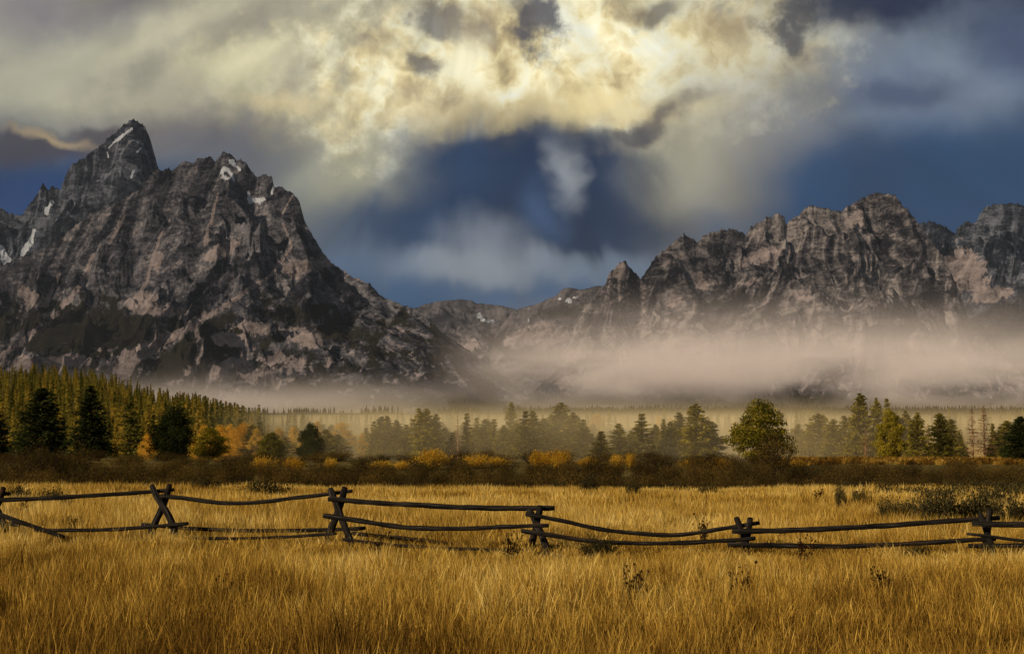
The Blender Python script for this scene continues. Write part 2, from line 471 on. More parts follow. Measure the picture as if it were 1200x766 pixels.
def build_mountain(label, sky, Y0, Y1, mat, n_u, n_t, seed, carve=260, gully=110, fine=34, prof=1.15, jag=1.6,
                   shear=0.0, fan=None, calm=None, zfoot=None, y1fn=None, masks=None, back=1800):
    px = np.array([p[0] for p in sky], float); py = np.array([p[1] for p in sky], float)
    P = np.linspace(px[0], px[-1], n_u)
    yy = np.interp(P, px, py)
    yy = yy + (jag if calm is None else jag * np.interp(P, calm[0], calm[1])) * fbm(P / 8, P * 0 + seed + 0.37, 4, seed) * 2.2 + jag * (0.30 - ridged(P / 6.5, P * 0 + seed * 2 + 0.31, 4, seed + 4, 0.7)) * 3.2
    d = np.stack(ray(P, yy), 0) if False else None
    c, s = math.cos(PITCH), math.sin(PITCH)
    a = (P - CX) / F; b = (CY - yy) / F
    dy = c - b * s; U = a / dy; E = (s + b * c) / dy
    Y1u = np.full(n_u, float(Y1)) if y1fn is None else y1fn(P)
    H = CAM_Z + E * Y1u
    step = (px[-1] - px[0]) / n_u                      # px per column
    sig = [0, 3, 9, 22, 45, 70]
    Hs = np.stack([gsmooth(H, q / step) for q in sig])
    nb = 36
    t = np.concatenate([np.linspace(0, 1, n_t), 1 + np.linspace(0.02, 1, nb)])
    T, _ = np.meshgrid(t, P, indexing='ij'); Pm = np.broadcast_to(P, T.shape); Um = np.broadcast_to(U, T.shape)
    tf = np.clip(T, 0, 1)
    Yd = Y0 + (Y1u[None] - Y0) * tf + back * np.clip(T - 1, 0, 1)
    # distance from the crest drives how smooth the crest line's shadow-profile becomes
    lev = np.interp(np.abs(1 - T), [0, 0.02, 0.08, 0.22, 0.5, 1.0], [0, 1, 2, 3, 4, 5])
    sh = ((1 - tf) * shear / step)
    ci = np.clip(np.arange(n_u)[None] + sh, 0, n_u - 1)
    c0 = ci.astype(int); c1 = np.minimum(c0 + 1, n_u - 1); cf = ci - c0
    l0 = np.clip(lev.astype(int), 0, 4); lf = lev - l0
    def samp(L, C): return Hs[L, C]
    Hm = (samp(l0, c0) * (1 - cf) + samp(l0, c1) * cf) * (1 - lf) + (samp(l0 + 1, c0) * (1 - cf) + samp(l0 + 1, c1) * cf) * lf
    zf = (ground_z(Um * Y0, np.full_like(Um, Y0)) - 12) if zfoot is None else zfoot
    pr = np.where(T <= 1, tf ** prof, 1 - 0.8 * (T - 1) ** 0.8)
    pr = pr - 0.045 * np.sin(tf * 2 * np.pi) * (T <= 1)
    Z = zf + (Hm - zf) * pr
    X = Um * Yd
    env = np.clip(np.minimum((1 - T) / 0.16, T / 0.12), 0, 1); env = np.where(T > 1, np.clip((T - 1) / 0.2, 0, 1), env)
    env2 = np.clip(np.minimum(np.abs(1 - T) / 0.035, T / 0.08), 0, 1)
    wx = 300 * fbm(X / 900, Yd / 900, 3, seed + 31); wy = 300 * fbm(X / 900, Yd / 900, 3, seed + 37)
    R = ridged((X + wx) / 1500, (Yd * 0.8 + wy) / 1500, 7, seed + 1, 0.52)
    # gullies that run down the fall line
    pc = fan if fan is not None else 0.5 * (px[0] + px[-1])
    gw = 420 * fbm(X / 1100, Yd / 500, 3, seed + 61)
    gu = (gw + (Pm - pc) * (Y1 / F) / (1 + 0.9 * (1 - tf)) + 0.5 * wx) / 400
    G = ridged(gu * 1.35, tf * 3.0 + wy / 700, 5, seed + 7, 0.44)
    G2 = ridged(gu * 2.6 + 1.6 * (1 - tf), tf * 12.0 - gu, 4, seed + 13, 0.5)
    hs = np.clip((Hm - zf) / 900, 0.12, 1.0)
    if calm is not None:
        hs = hs * np.interp(Pm, calm[0], calm[1])
    Z = Z - hs * (carve * env * (1 - R) + gully * env2 * (1 - G) + 0.26 * gully * env2 * (1 - G2))
    Z = Z + hs * fine * env2 * (ridged(X / 150 + Yd / 600, Yd / 240, 4, seed + 19) - 0.4) * 1.2
    # keep everything below the crest line seen from the valley
    lim = CAM_Z + (E[None] - 0.0006 * (1 - tf)) * Yd
    Z = np.where(T < 1, np.minimum(Z, lim), Z)
    V = np.stack([X, Yd, Z], -1)
    qx, qy = pix(V)
    nz = fbm(qx / 26, qy / 18, 5, seed + 41, 0.6); nz2 = fbm(qx / 9, qy / 9, 4, seed + 43, 0.6)
    M = np.zeros(T.shape + (4,))
    ga = ridged(gu * 4.5 + 1.2 * (1 - tf), tf * 9.0 + gu * 0.7, 5, seed + 51, 0.62); gb = ridged(gu * 2.2 - 2.5 * (1 - tf), tf * 6.0, 5, seed + 57, 0.6)
    A = 0.6 * ga + 0.4 * gb; A = (A - A.mean()) / (A.std() + 1e-9)
    M[..., 3] = np.clip(0.5 + 0.30 * A - 0.12 * (G - G.mean()) / G.std(), 0, 1)
    masks(M, qx, qy, nz, nz2, G, G2, R, tf)
    M[..., 0:3] = np.clip(M[..., 0:3], 0, 1)
    i = np.arange(V.shape[0] * V.shape[1]).reshape(V.shape[:2])
    f = np.stack([i[:-1, :-1], i[:-1, 1:], i[1:, 1:], i[1:, :-1]], -1).reshape(-1, 4)
    o = obj('mountain', mesh_np('mountain', V.reshape(-1, 3), f, mat, True, {'mask': M.reshape(-1, 4)}))
    tag(o, label, 'mountain', kind='structure')
    # candidate points for far trees
    sel = (M[..., 0] > 0.5) & (T < 0.98) & (T > 0.02) & (qy > 330) & (qx > -15) & (qx < 1215)
    idx = np.argwhere(sel)
    if len(idx):
        k = RNG.choice(len(idx), min(len(idx), 9000), replace=False)
        idx = idx[k]; FOREST_PTS.append(V[idx[:, 0], idx[:, 1]])
    return o


def ell(qx, qy, cx, cy_, rx, ry, rot=0, n=0.0, w=0.35):
    r = math.radians(rot); dx = qx - cx; dy = -(qy - cy_)
    a = (dx * math.cos(r) + dy * math.sin(r)) / rx; b = (-dx * math.sin(r) + dy * math.cos(r)) / ry
    d = np.sqrt(a * a + b * b) + n
    return 1 - sstep(1 - w, 1 + w, d)


def streak(qx, qy, pts, w, n=0.0):
    """w: half width in px at start/end"""
    best = np.zeros(qx.shape)
    for k in range(len(pts) - 1):
        (x0, y0), (x1, y1) = pts[k], pts[k + 1]
        w0 = w[0] + (w[1] - w[0]) * k / (len(pts) - 1); w1 = w[0] + (w[1] - w[0]) * (k + 1) / (len(pts) - 1)
        L2 = (x1 - x0) ** 2 + (y1 - y0) ** 2
        s = np.clip(((qx - x0) * (x1 - x0) + (qy - y0) * (y1 - y0)) / L2, 0, 1)
        d = np.hypot(qx - x0 - s * (x1 - x0), qy - y0 - s * (y1 - y0)) / (w0 + (w1 - w0) * s) + n
        best = np.maximum(best, 1 - sstep(0.6, 1.3, d))
    return best


ROCK_C = mountain_mat('rock_brown', (0.008, 0.009, 0.014), (0.052, 0.053, 0.066), (0.19, 0.185, 0.21))
ROCK_B = mountain_mat('rock_bluegrey', (0.008, 0.010, 0.016), (0.036, 0.042, 0.058), (0.16, 0.175, 0.22))  # granite grey, with the blue of distant haze put into the colour
ROCK_E = mountain_mat('rock_tan', (0.011, 0.011, 0.015), (0.074, 0.070, 0.078), (0.29, 0.265, 0.265))
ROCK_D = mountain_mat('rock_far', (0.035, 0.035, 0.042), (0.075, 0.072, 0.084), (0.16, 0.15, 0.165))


def masks_B(M, qx, qy, nz, nz2, G, G2, R, tf):
    w = 0.8 * nz2
    sn = streak(qx, qy, [(154, 151), (145, 158), (134, 167)], (2.0, 1.8), w)
    sn = np.maximum(sn, streak(qx, qy, [(131, 170), (128, 173)], (1.5, 1.2), w))
    sn = np.maximum(sn, streak(qx, qy, [(126, 180), (127, 184)], (1.5, 1.2), w))
    sn = np.maximum(sn, streak(qx, qy, [(165, 174), (161, 178)], (1.8, 1.2), w))
    sn = np.maximum(sn, streak(qx, qy, [(157, 200), (154, 208)], (1.8, 1.6), w))
    sn = np.maximum(sn, streak(qx, qy, [(61, 236), (55, 246), (54, 250)], (2.5, 3), w))
    sn = np.maximum(sn, streak(qx, qy, [(40, 270), (36, 284), (27, 296)], (2.2, 4.5), w))
    sn = np.maximum(sn, streak(qx, qy, [(2, 290), (4, 300), (8, 308)], (3, 6), w))
    M[..., 2] = sn * 0.8
    M[..., 1] = 0.25 * (G > 0.75)


def masks_C(M, qx, qy, nz, nz2, G, G2, R, tf):
    w = 0.7 * nz2 + 0.4 * nz
    fo = 0.30 + 1.3 * nz + 0.5 * nz2 - 0.25 * (G2 - 0.4)
    fo = fo - 0.9 * (1 - sstep(330, 380, qy + 0.25 * (qx - 250) * (qx > 250) * 0 + 20 * nz))
    fo = fo + 0.7 * ell(qx, qy, 120, 375, 75, 48, 25, w) + 0.5 * ell(qx, qy, 30, 350, 60, 60, 0, w) + 0.6 * ell(qx, qy, 345, 360, 80, 22, -25, w)
    fo = fo + 0.5 * ell(qx, qy, 190, 440, 90, 26, 20, w) + 0.4 * ell(qx, qy, 250, 400, 60, 25, 30, w) + 0.45 * ell(qx, qy, 380, 465, 60, 18, 0, w)
    fo = fo + 0.15 * ell(qx, qy, 520, 430, 70, 16, -38, w) + 0.45 * sstep(455, 478, qy + 10 * nz)
    sc = 0.0 + 0.85 * sstep(0.45, 0.8, 1 - G) * 0.35
    S = np.zeros(qx.shape)
    for a in [((256, 227), (251, 240), (249, 256), (243, 272), (241, 286)),]:
        S = np.maximum(S, streak(qx, qy, a, (1.3, 3.0), w))
    fo = fo + 0.08 * sstep(350, 400, qy) + 0.25 * fbm(qx / 6, qy / 7, 3, 97)
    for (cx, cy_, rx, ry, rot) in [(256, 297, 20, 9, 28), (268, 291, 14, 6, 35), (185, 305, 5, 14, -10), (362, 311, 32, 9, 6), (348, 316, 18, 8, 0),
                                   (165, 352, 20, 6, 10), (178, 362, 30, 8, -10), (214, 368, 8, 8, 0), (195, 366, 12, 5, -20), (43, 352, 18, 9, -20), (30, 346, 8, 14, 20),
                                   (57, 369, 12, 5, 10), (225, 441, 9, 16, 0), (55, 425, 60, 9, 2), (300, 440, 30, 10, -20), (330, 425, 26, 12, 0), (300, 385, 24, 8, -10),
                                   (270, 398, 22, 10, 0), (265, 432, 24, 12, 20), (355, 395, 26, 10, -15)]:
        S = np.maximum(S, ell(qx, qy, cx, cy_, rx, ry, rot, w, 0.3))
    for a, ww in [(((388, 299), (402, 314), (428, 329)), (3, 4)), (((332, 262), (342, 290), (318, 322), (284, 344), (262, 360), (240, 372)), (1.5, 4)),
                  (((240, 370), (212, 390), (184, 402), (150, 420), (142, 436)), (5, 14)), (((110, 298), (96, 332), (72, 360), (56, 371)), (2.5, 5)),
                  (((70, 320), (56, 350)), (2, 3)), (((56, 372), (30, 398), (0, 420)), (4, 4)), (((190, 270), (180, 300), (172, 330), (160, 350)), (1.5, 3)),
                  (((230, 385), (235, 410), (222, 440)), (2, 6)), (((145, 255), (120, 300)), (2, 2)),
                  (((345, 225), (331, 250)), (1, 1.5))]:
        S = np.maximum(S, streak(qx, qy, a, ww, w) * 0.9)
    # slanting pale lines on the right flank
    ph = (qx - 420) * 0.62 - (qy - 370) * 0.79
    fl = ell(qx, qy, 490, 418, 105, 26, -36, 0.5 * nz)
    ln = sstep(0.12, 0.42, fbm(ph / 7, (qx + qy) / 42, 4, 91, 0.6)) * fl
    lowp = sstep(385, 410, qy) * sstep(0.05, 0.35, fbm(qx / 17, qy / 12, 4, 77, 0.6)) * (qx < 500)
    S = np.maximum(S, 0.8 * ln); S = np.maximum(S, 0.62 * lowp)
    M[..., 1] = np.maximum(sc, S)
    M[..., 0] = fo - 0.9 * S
    w0 = w; w = w * 1.5 + 0.5 * fbm(qx / 5, qy / 3, 3, 93)
    sn = streak(qx, qy, [(260, 203), (264, 197), (270, 203), (274, 211)], (2.8, 2.0), w)
    sn = np.maximum(sn, streak(qx, qy, [(271, 190), (281, 199)], (3.2, 2.0), w))
    sn = np.maximum(sn, 0.75 * ell(qx, qy, 262, 208, 7, 3, -15, w, 0.3))
    sn = np.maximum(sn, ell(qx, qy, 300, 234, 8, 3.4, 0, w, 0.25)); sn = np.maximum(sn, streak(qx, qy, [(291, 226), (293, 236)], (2, 2), w))
    sn = np.maximum(sn, streak(qx, qy, [(321, 219), (318, 228)], (1.4, 1), w))
    M[..., 2] = sn * 0.85


def masks_D(M, qx, qy, nz, nz2, G, G2, R, tf):
    w = 0.7 * nz2 + 0.4 * nz
    fo = 0.1 + 0.9 * nz; fo = fo + 0.5 * ell(qx, qy, 600, 405, 50, 22, 0, w) + 0.4 * ell(qx, qy, 655, 372, 36, 14, 15, w)
    S = np.maximum(ell(qx, qy, 622, 392, 34, 12, 18, w), ell(qx, qy, 655, 398, 30, 10, 25, w))
    S = np.maximum(S, 0.7 * ell(qx, qy, 560, 410, 40, 12, -25, w)); S = np.maximum(S, 0.5 * ell(qx, qy, 690, 345, 26, 6, 10, w))
    sn = np.maximum(streak(qx, qy, [(561, 369), (566, 375), (579, 377)], (2.4, 1.6), w), ell(qx, qy, 666, 352.5, 5, 2.6, -20, w, 0.2))
    sn = np.maximum(sn, ell(qx, qy, 675, 348.5, 4, 1.3, 0, w, 0.2)); sn = np.maximum(sn, ell(qx, qy, 521, 353.5, 3, 1.1, 0, w, 0.2))
    sn = np.maximum(sn, ell(qx, qy, 619.5, 375.5, 1, 1.8, 0, w, 0.2)); sn = np.maximum(sn, ell(qx, qy, 656, 350, 2, 1.2, 0, w, 0.2))
    M[..., 0] = fo - S; M[..., 1] = 0.8 * S + 0.05; M[..., 2] = sn


def masks_E(M, qx, qy, nz, nz2, G, G2, R, tf):
    w = 0.7 * nz2 + 0.4 * nz
    S = np.zeros(qx.shape)
    for (cx, cy_, rx, ry, rot) in [(893, 299, 20, 10, 20), (878, 304, 12, 7, 30), (912, 296, 16, 5, 25), (1003, 258, 14, 9, 35), (940, 346, 14, 5, -10),
                                   (820, 330, 8, 12, 20), (790, 352, 12, 6, 30), (727, 318, 10, 9, 0), (1010, 425, 16, 9, 30), (1072, 400, 12, 8, 60), (925, 400, 14, 6, 10),
                                   (1143, 425, 12, 5, -15), (880, 330, 14, 3, 20)]:
        S = np.maximum(S, ell(qx, qy, cx, cy_, rx, ry, rot, w, 0.3))
    ph = (qx - 900) * 0.5 + (qy - 300) * 0.86
    ln = sstep(0.18, 0.5, fbm(ph / 8, (qx * 0.86 - qy * 0.5) / 50, 4, 61, 0.6))
    ph2 = (qx - 900) * 0.8 - (qy - 300) * 0.6
    ln2 = sstep(0.20, 0.5, fbm(ph2 / 7, (qx * 0.6 + qy * 0.8) / 44, 4, 67, 0.6))
    low = sstep(375, 430, qy + 20 * nz)
    S = np.maximum(S, 0.62 * ln); S = np.maximum(S, 0.62 * ln2)
    S = S + 0.42 * low + 0.45 * ell(qx, qy, 733, 335, 34, 34, 0, w)
    M[..., 1] = S
    fo = -0.2 + 0.9 * nz + 0.3 * nz2
    fo = fo + 0.55 * ell(qx, qy, 860, 360, 80, 26, 0, w) + 0.4 * ell(qx, qy, 1060, 370, 60, 22, -30, w) + 1.6 * sstep(450, 470, qy + 14 * nz)
    M[..., 0] = fo - 0.6 * np.minimum(S, 1)


def masks_F(M, qx, qy, nz, nz2, G, G2, R, tf):
    w = 0.7 * nz2 + 0.4 * nz
    S = ell(qx, qy, 1128, 318, 34, 26, -35, w, 0.4) + ell(qx, qy, 1165, 345, 24, 9, 10, w)
    S = np.maximum(S, 0.6 * sstep(0.15, 0.5, fbm(qx / 12, qy / 9, 4, 51, 0.6)) * (qy > 320))
    M[..., 1] = S; M[..., 0] = -0.1 + 0.8 * nz + 0.5 * ell(qx, qy, 1190, 400, 40, 60, 0, w)


SKY_B = [(-90, 262), (-40, 240), (-20, 250), (0, 245), (10, 249), (25, 252.5), (32, 242), (45, 225), (51, 215.5), (56, 222.5), (61, 219), (67, 220), (71, 222), (77, 205), (85, 192), (95, 187), (100, 186),
         (103, 180), (115, 172.5), (125, 164), (140, 151), (152, 141), (157, 139.5), (161, 141), (170, 150), (175, 160), (180, 177), (185, 195), (192, 208), (220, 235), (300, 290)]
SKY_C = [(-100, 345), (-40, 330), (0, 313), (20, 303), (38, 296), (60, 286), (82, 270), (105, 250), (140, 236), (160, 224), (175, 207), (183, 199), (190, 199.5), (197, 197), (202, 199.5), (212, 191), (220, 188),
         (226, 192), (232, 185.5), (238, 186), (247, 184), (252, 189), (258, 182), (262, 177.5), (270, 180), (277, 189), (282, 186), (292, 195), (300, 208), (312, 205), (319, 208), (321, 217.5), (331, 219), (343, 226),
         (351, 237.5), (357, 258), (363, 270), (377, 294), (387, 306), (411, 323), (428, 330), (434, 332), (440, 340), (450, 349), (484, 361), (517, 388), (556, 415), (590, 441), (614, 460), (640, 478), (680, 489)]
SKY_D1 = [(430, 400), (460, 372), (483, 362), (501, 356), (520, 352), (547, 350.7), (552, 352), (560, 356), (584, 357), (600, 361), (630, 372), (680, 400), (760, 440)]
SKY_D2 = [(540, 452), (570, 412), (585, 385), (600, 366), (612, 360), (627, 357), (651, 347), (658, 339), (664, 337), (680, 339.5), (704, 334.7), (730, 340), (800, 380)]
SKY_E = [(575, 487), (610, 468), (635, 450), (651, 430), (670, 392), (678, 368), (694, 353), (708, 337), (714, 321), (725, 308), (731, 305), (737, 312), (745, 321), (751, 327), (757, 317.5), (766, 304), (776, 294),
         (784, 288), (792, 282), (802, 274.5), (811, 280), (817, 283), (827, 276), (835, 272.5), (847, 268.5), (870, 270.5), (874, 276), (882, 264.6), (894, 259), (900, 255), (908, 251), (917.6, 251), (921.5, 262), (931, 255),
         (940, 247), (949, 241), (959, 243), (982, 247), (998, 241), (1008, 233), (1021, 226.6), (1035, 226.6), (1049, 229), (1057, 239), (1068, 251), (1085, 275), (1105, 300), (1122, 335), (1134, 370), (1160, 405),
         (1200, 440), (1260, 470), (1320, 480)]
SKY_F = [(1040, 300), (1062, 272), (1074, 262), (1082, 260.7), (1092, 258.8), (1104, 264.6), (1113, 268.5), (1119, 274), (1121, 270), (1131, 258.8), (1143, 260.7), (1150, 247), (1155, 243), (1170, 238.4), (1190, 238.4), (1200, 241),
         (1225, 250), (1250, 238), (1300, 262), (1360, 330)]

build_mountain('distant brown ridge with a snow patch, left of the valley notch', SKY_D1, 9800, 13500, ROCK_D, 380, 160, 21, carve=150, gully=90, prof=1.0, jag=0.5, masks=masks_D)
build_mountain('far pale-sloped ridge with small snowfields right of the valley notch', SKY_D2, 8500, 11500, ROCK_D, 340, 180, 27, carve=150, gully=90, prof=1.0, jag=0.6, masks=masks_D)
build_mountain('tallest blue-grey horned summit at the far left of the range', SKY_B, 7900, 9800, ROCK_B, 620, 380, 5, carve=220, gully=150, prof=0.9, jag=1.2, masks=masks_B)
build_mountain('dark craggy summit closing the right edge behind the cirque', SKY_F, 7600, 10400, ROCK_B, 420, 300, 33, carve=260, gully=170, prof=1.05, jag=1.3, masks=masks_F)
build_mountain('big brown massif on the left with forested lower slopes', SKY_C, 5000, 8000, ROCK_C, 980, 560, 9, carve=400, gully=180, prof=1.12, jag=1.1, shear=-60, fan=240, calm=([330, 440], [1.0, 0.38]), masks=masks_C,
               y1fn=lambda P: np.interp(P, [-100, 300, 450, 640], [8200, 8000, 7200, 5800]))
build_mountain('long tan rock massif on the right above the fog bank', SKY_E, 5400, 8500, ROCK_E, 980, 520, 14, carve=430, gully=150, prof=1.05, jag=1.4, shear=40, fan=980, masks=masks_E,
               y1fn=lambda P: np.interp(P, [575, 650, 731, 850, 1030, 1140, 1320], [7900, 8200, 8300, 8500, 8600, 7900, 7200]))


# ------------------------------------------------------------------ foliage
def leaf_mat(name, cols, noise_scale=0.5, transl=0.25, rnd=0.35):
    m, N, out = new_mat(name)
    g = N.new('ShaderNodeNewGeometry'); oi = N.new('ShaderNodeObjectInfo')
    at_ = N.new('ShaderNodeAttribute', attribute_name='rnd')
    n = N.noise(g.outputs['Position'], noise_scale, 4, 0.6)
    v = N.math('ADD', N.math('MULTIPLY', N.math('SUBTRACT', n, 0.5), 1.3), N.math('MULTIPLY', at_.outputs['Fac'], 0.6))
    v = N.math('ADD', v, N.math('MULTIPLY', oi.outputs['Random'], rnd))
    k = len(cols)
    c = N.ramp(N.mapr(v, 0.0, 0.6 + rnd), [(i / max(1, k - 1), q) for i, q in enumerate(cols)])
    d = N.new('ShaderNodeBsdfDiffuse'); t = N.new('ShaderNodeBsdfTranslucent'); mx = N.new('ShaderNodeMixShader')
    N.l.new(c, d.inputs[0]); N.l.new(c, t.inputs[0]); mx.inputs[0].default_value = transl
    N.l.new(d.outputs[0], mx.inputs[1]); N.l.new(t.outputs[0], mx.inputs[2]); N.l.new(mx.outputs[0], out.inputs[0])
    return m


def bark_mat(name, a, b, scale=14, stretch=6):
    m, N, out = new_mat(name)
    tcn = N.new('ShaderNodeTexCoord'); mp = N.new('ShaderNodeMapping'); N.l.new(tcn.outputs['Object'], mp.inputs[0])
    mp.inputs['Scale'].default_value = (1, 1, 1 / stretch)
    n = N.noise(mp.outputs[0], scale, 6, 0.65)
    c = N.ramp(n, [(0.32, a), (0.68, b)])
    d = N.new('ShaderNodeBsdfDiffuse'); N.l.new(c, d.inputs[0])
    bp = N.new('ShaderNodeBump'); bp.inputs['Strength'].default_value = 0.7; bp.inputs['Distance'].default_value = 0.02
    N.l.new(n, bp.inputs['Height']); N.l.new(bp.outputs[0], d.inputs['Normal'])
    N.l.new(d.outputs[0], out.inputs[0])
    return m


M_SPRUCE = leaf_mat('needles_dark', [(0.010, 0.015, 0.005), (0.024, 0.032, 0.010), (0.050, 0.058, 0.016)])
M_PINE = leaf_mat('needles_olive', [(0.028, 0.030, 0.004), (0.15, 0.13, 0.014), (0.50, 0.37, 0.04)])
M_MIST = leaf_mat('needles_valley', [(0.036, 0.034, 0.006), (0.14, 0.12, 0.014), (0.36, 0.28, 0.03)])
M_HILL = leaf_mat('needles_hill', [(0.016, 0.022, 0.006), (0.065, 0.068, 0.014), (0.18, 0.16, 0.026), (0.32, 0.25, 0.036), (0.44, 0.28, 0.04), (0.62, 0.45, 0.06)], 0.045, rnd=0.9)
M_RUST = leaf_mat('needles_rust', [(0.07, 0.03, 0.015), (0.16, 0.075, 0.04), (0.25, 0.13, 0.075)])
M_ASPEN = leaf_mat('leaves_yellow', [(0.30, 0.17, 0.02), (0.55, 0.34, 0.05), (0.75, 0.52, 0.12)], transl=0.4)
M_ORANGE = leaf_mat('leaves_orange', [(0.38, 0.17, 0.01), (0.68, 0.36, 0.03), (0.88, 0.56, 0.08)], transl=0.4)
M_WILLOW = leaf_mat('leaves_willow', [(0.016, 0.012, 0.005), (0.046, 0.034, 0.010), (0.10, 0.066, 0.016), (0.19, 0.115, 0.024)], 0.5, rnd=0.6)  # dark tones put the cloud shade over the thicket into the leaf colour
M_WGOLD = leaf_mat('leaves_willow_gold', [(0.22, 0.11, 0.010), (0.52, 0.29, 0.025), (0.82, 0.54, 0.06)], 0.8, 0.35)
M_SAGE = leaf_mat('leaves_sage', [(0.018, 0.016, 0.007), (0.042, 0.036, 0.014), (0.090, 0.076, 0.028)], 2.0, 0.1)
M_WEED = leaf_mat('weed_brown', [(0.010, 0.006, 0.004), (0.030, 0.014, 0.008), (0.06, 0.030, 0.015)], 3.0, 0.1)
M_BARK = bark_mat('bark', (0.03, 0.02, 0.015), (0.11, 0.08, 0.055), 6)
M_SNAG = bark_mat('bark_bare', (0.14, 0.075, 0.04), (0.40, 0.24, 0.13), 5)
M_TWIG = bark_mat('twig', (0.02, 0.012, 0.008), (0.07, 0.045, 0.028), 9)


def quads(C, D1, D2):
    """leaf faces: centre, half vectors -> diamond shaped quads"""
    V = np.stack([C - D1, C + D2 * 0.8 - D1 * 0.1, C + D1, C - D2 * 0.8 + D1 * 0.1], 1).reshape(-1, 3)
    return V, np.arange(len(V)).reshape(-1, 4)


def rvec(n, rng):
    v = rng.normal(size=(n, 3)); return v / np.linalg.norm(v, axis=1, keepdims=True)


def leaf_cloud(C, size, rng, flat=0.0, along=None):
    n = len(C)
    a = rvec(n, rng) if along is None else along + 0.5 * rvec(n, rng)
    a /= np.linalg.norm(a, axis=1, keepdims=True)
    b = np.cross(a, rvec(n, rng)); b /= np.linalg.norm(b, axis=1, keepdims=True) + 1e-9
    s = size * (0.6 + 0.8 * rng.random(n))[:, None]
    V, f = quads(C, a * s, b * s * 0.55)
    return V, f


def tubes(segs, sides=6):
    """segs: list of (points list, radii list) -> merged mesh arrays"""
    Vs, Fs, off = [], [], 0
    for pts, rad in segs:
        P = np.array(pts, float); n = len(P)
        T = np.gradient(P, axis=0); T /= np.linalg.norm(T, axis=1, keepdims=True) + 1e-9
        ref = np.array([0.3, 1.0, 0.1]) if abs(T[0][2]) > 0.7 else np.array([0, 0, 1.0])
        A = np.cross(T, ref); A /= np.linalg.norm(A, axis=1, keepdims=True); B = np.cross(T, A)
        th = np.arange(sides) * 2 * np.pi / sides
        R = np.array(rad, float)[:, None, None]
        V = P[:, None] + R * (np.cos(th)[None, :, None] * A[:, None] + np.sin(th)[None, :, None] * B[:, None])
        Vs.append(V.reshape(-1, 3))
        i = np.arange(n * sides).reshape(n, sides) + off
        j = np.roll(i, -1, 1)
        Fs.append(np.stack([i[:-1], j[:-1], j[1:], i[1:]], -1).reshape(-1, 4))
        off += n * sides
    return np.concatenate(Vs), np.concatenate(Fs)


def make_conifer(seed, H=10.0, R=2.0, dense=1.0, low=0.06, mat=None, droop=0.25, leaf=0.21, power=0.85, whorls=34, bare=False, ragged=0.25):
    """returns (trunk mesh, crown mesh)"""
    rng = np.random.default_rng(seed)
    C, A = [], []; segs = [([(0, 0, -0.4), (0.02 * H * 0.1, 0, H * 0.4), (0, 0, H * 0.97)], [H * 0.020, H * 0.012, H * 0.002])]
    for k in range(whorls):
        z = low + (1 - low) * (k + rng.random() * 0.7) / whorls
        rr = R * ((1 - z) ** power) * (1 - 0.35 * math.exp(-((z - low) / 0.07) ** 2))
        nb = rng.integers(5, 9)
        for q in range(nb):
            th = rng.random() * 2 * np.pi
            L = max(0.12, rr * (1 - ragged + 2 * ragged * rng.random() ** 1.5) * (1.15 if rng.random() < 0.12 else 1))
            up = 0.35 * z - droop * (1 - z) * 0.7
            n = max(6, int(L * 20 * dense))
            s = rng.random(n) ** 0.7
            dx = math.cos(th); dy = math.sin(th)
            zz = z * H + up * L * s - droop * 0.4 * L * s ** 2 + 0.16 * L * s ** 3
            wob = rng.normal(size=(n, 3)) * (0.07 + 0.13 * L * (1 - 0.5 * s))[:, None]
            C.append(np.stack([dx * L * s, dy * L * s, zz], 1) + wob * (1, 1, 0.6))
            A.append(np.tile([dx, dy, up * 0.8 - 0.15], (n, 1)))
            if k % 3 == 0 or bare:
                segs.append(([(0, 0, z * H), (dx * L * 0.5, dy * L * 0.5, z * H + up * L * 0.5), (dx * L * 0.95, dy * L * 0.95, z * H + up * L * 0.95 - droop * 0.3 * L)],
                             [H * 0.004, H * 0.0025, H * 0.001]))
    C = np.concatenate(C); A = np.concatenate(A)
    if bare:
        keep = rng.random(len(C)) < bare; C = C[keep]; A = A[keep]
    V, f = leaf_cloud(C, leaf, rng, along=A)
    rn = np.repeat(rng.random(len(C)), 4)
    tv, tf_ = tubes(segs, 5)
    return mesh_np('trunk', tv, tf_, M_BARK if not bare else M_SNAG, True), mesh_np('crown', V, f, mat, False, {'rnd': rn})


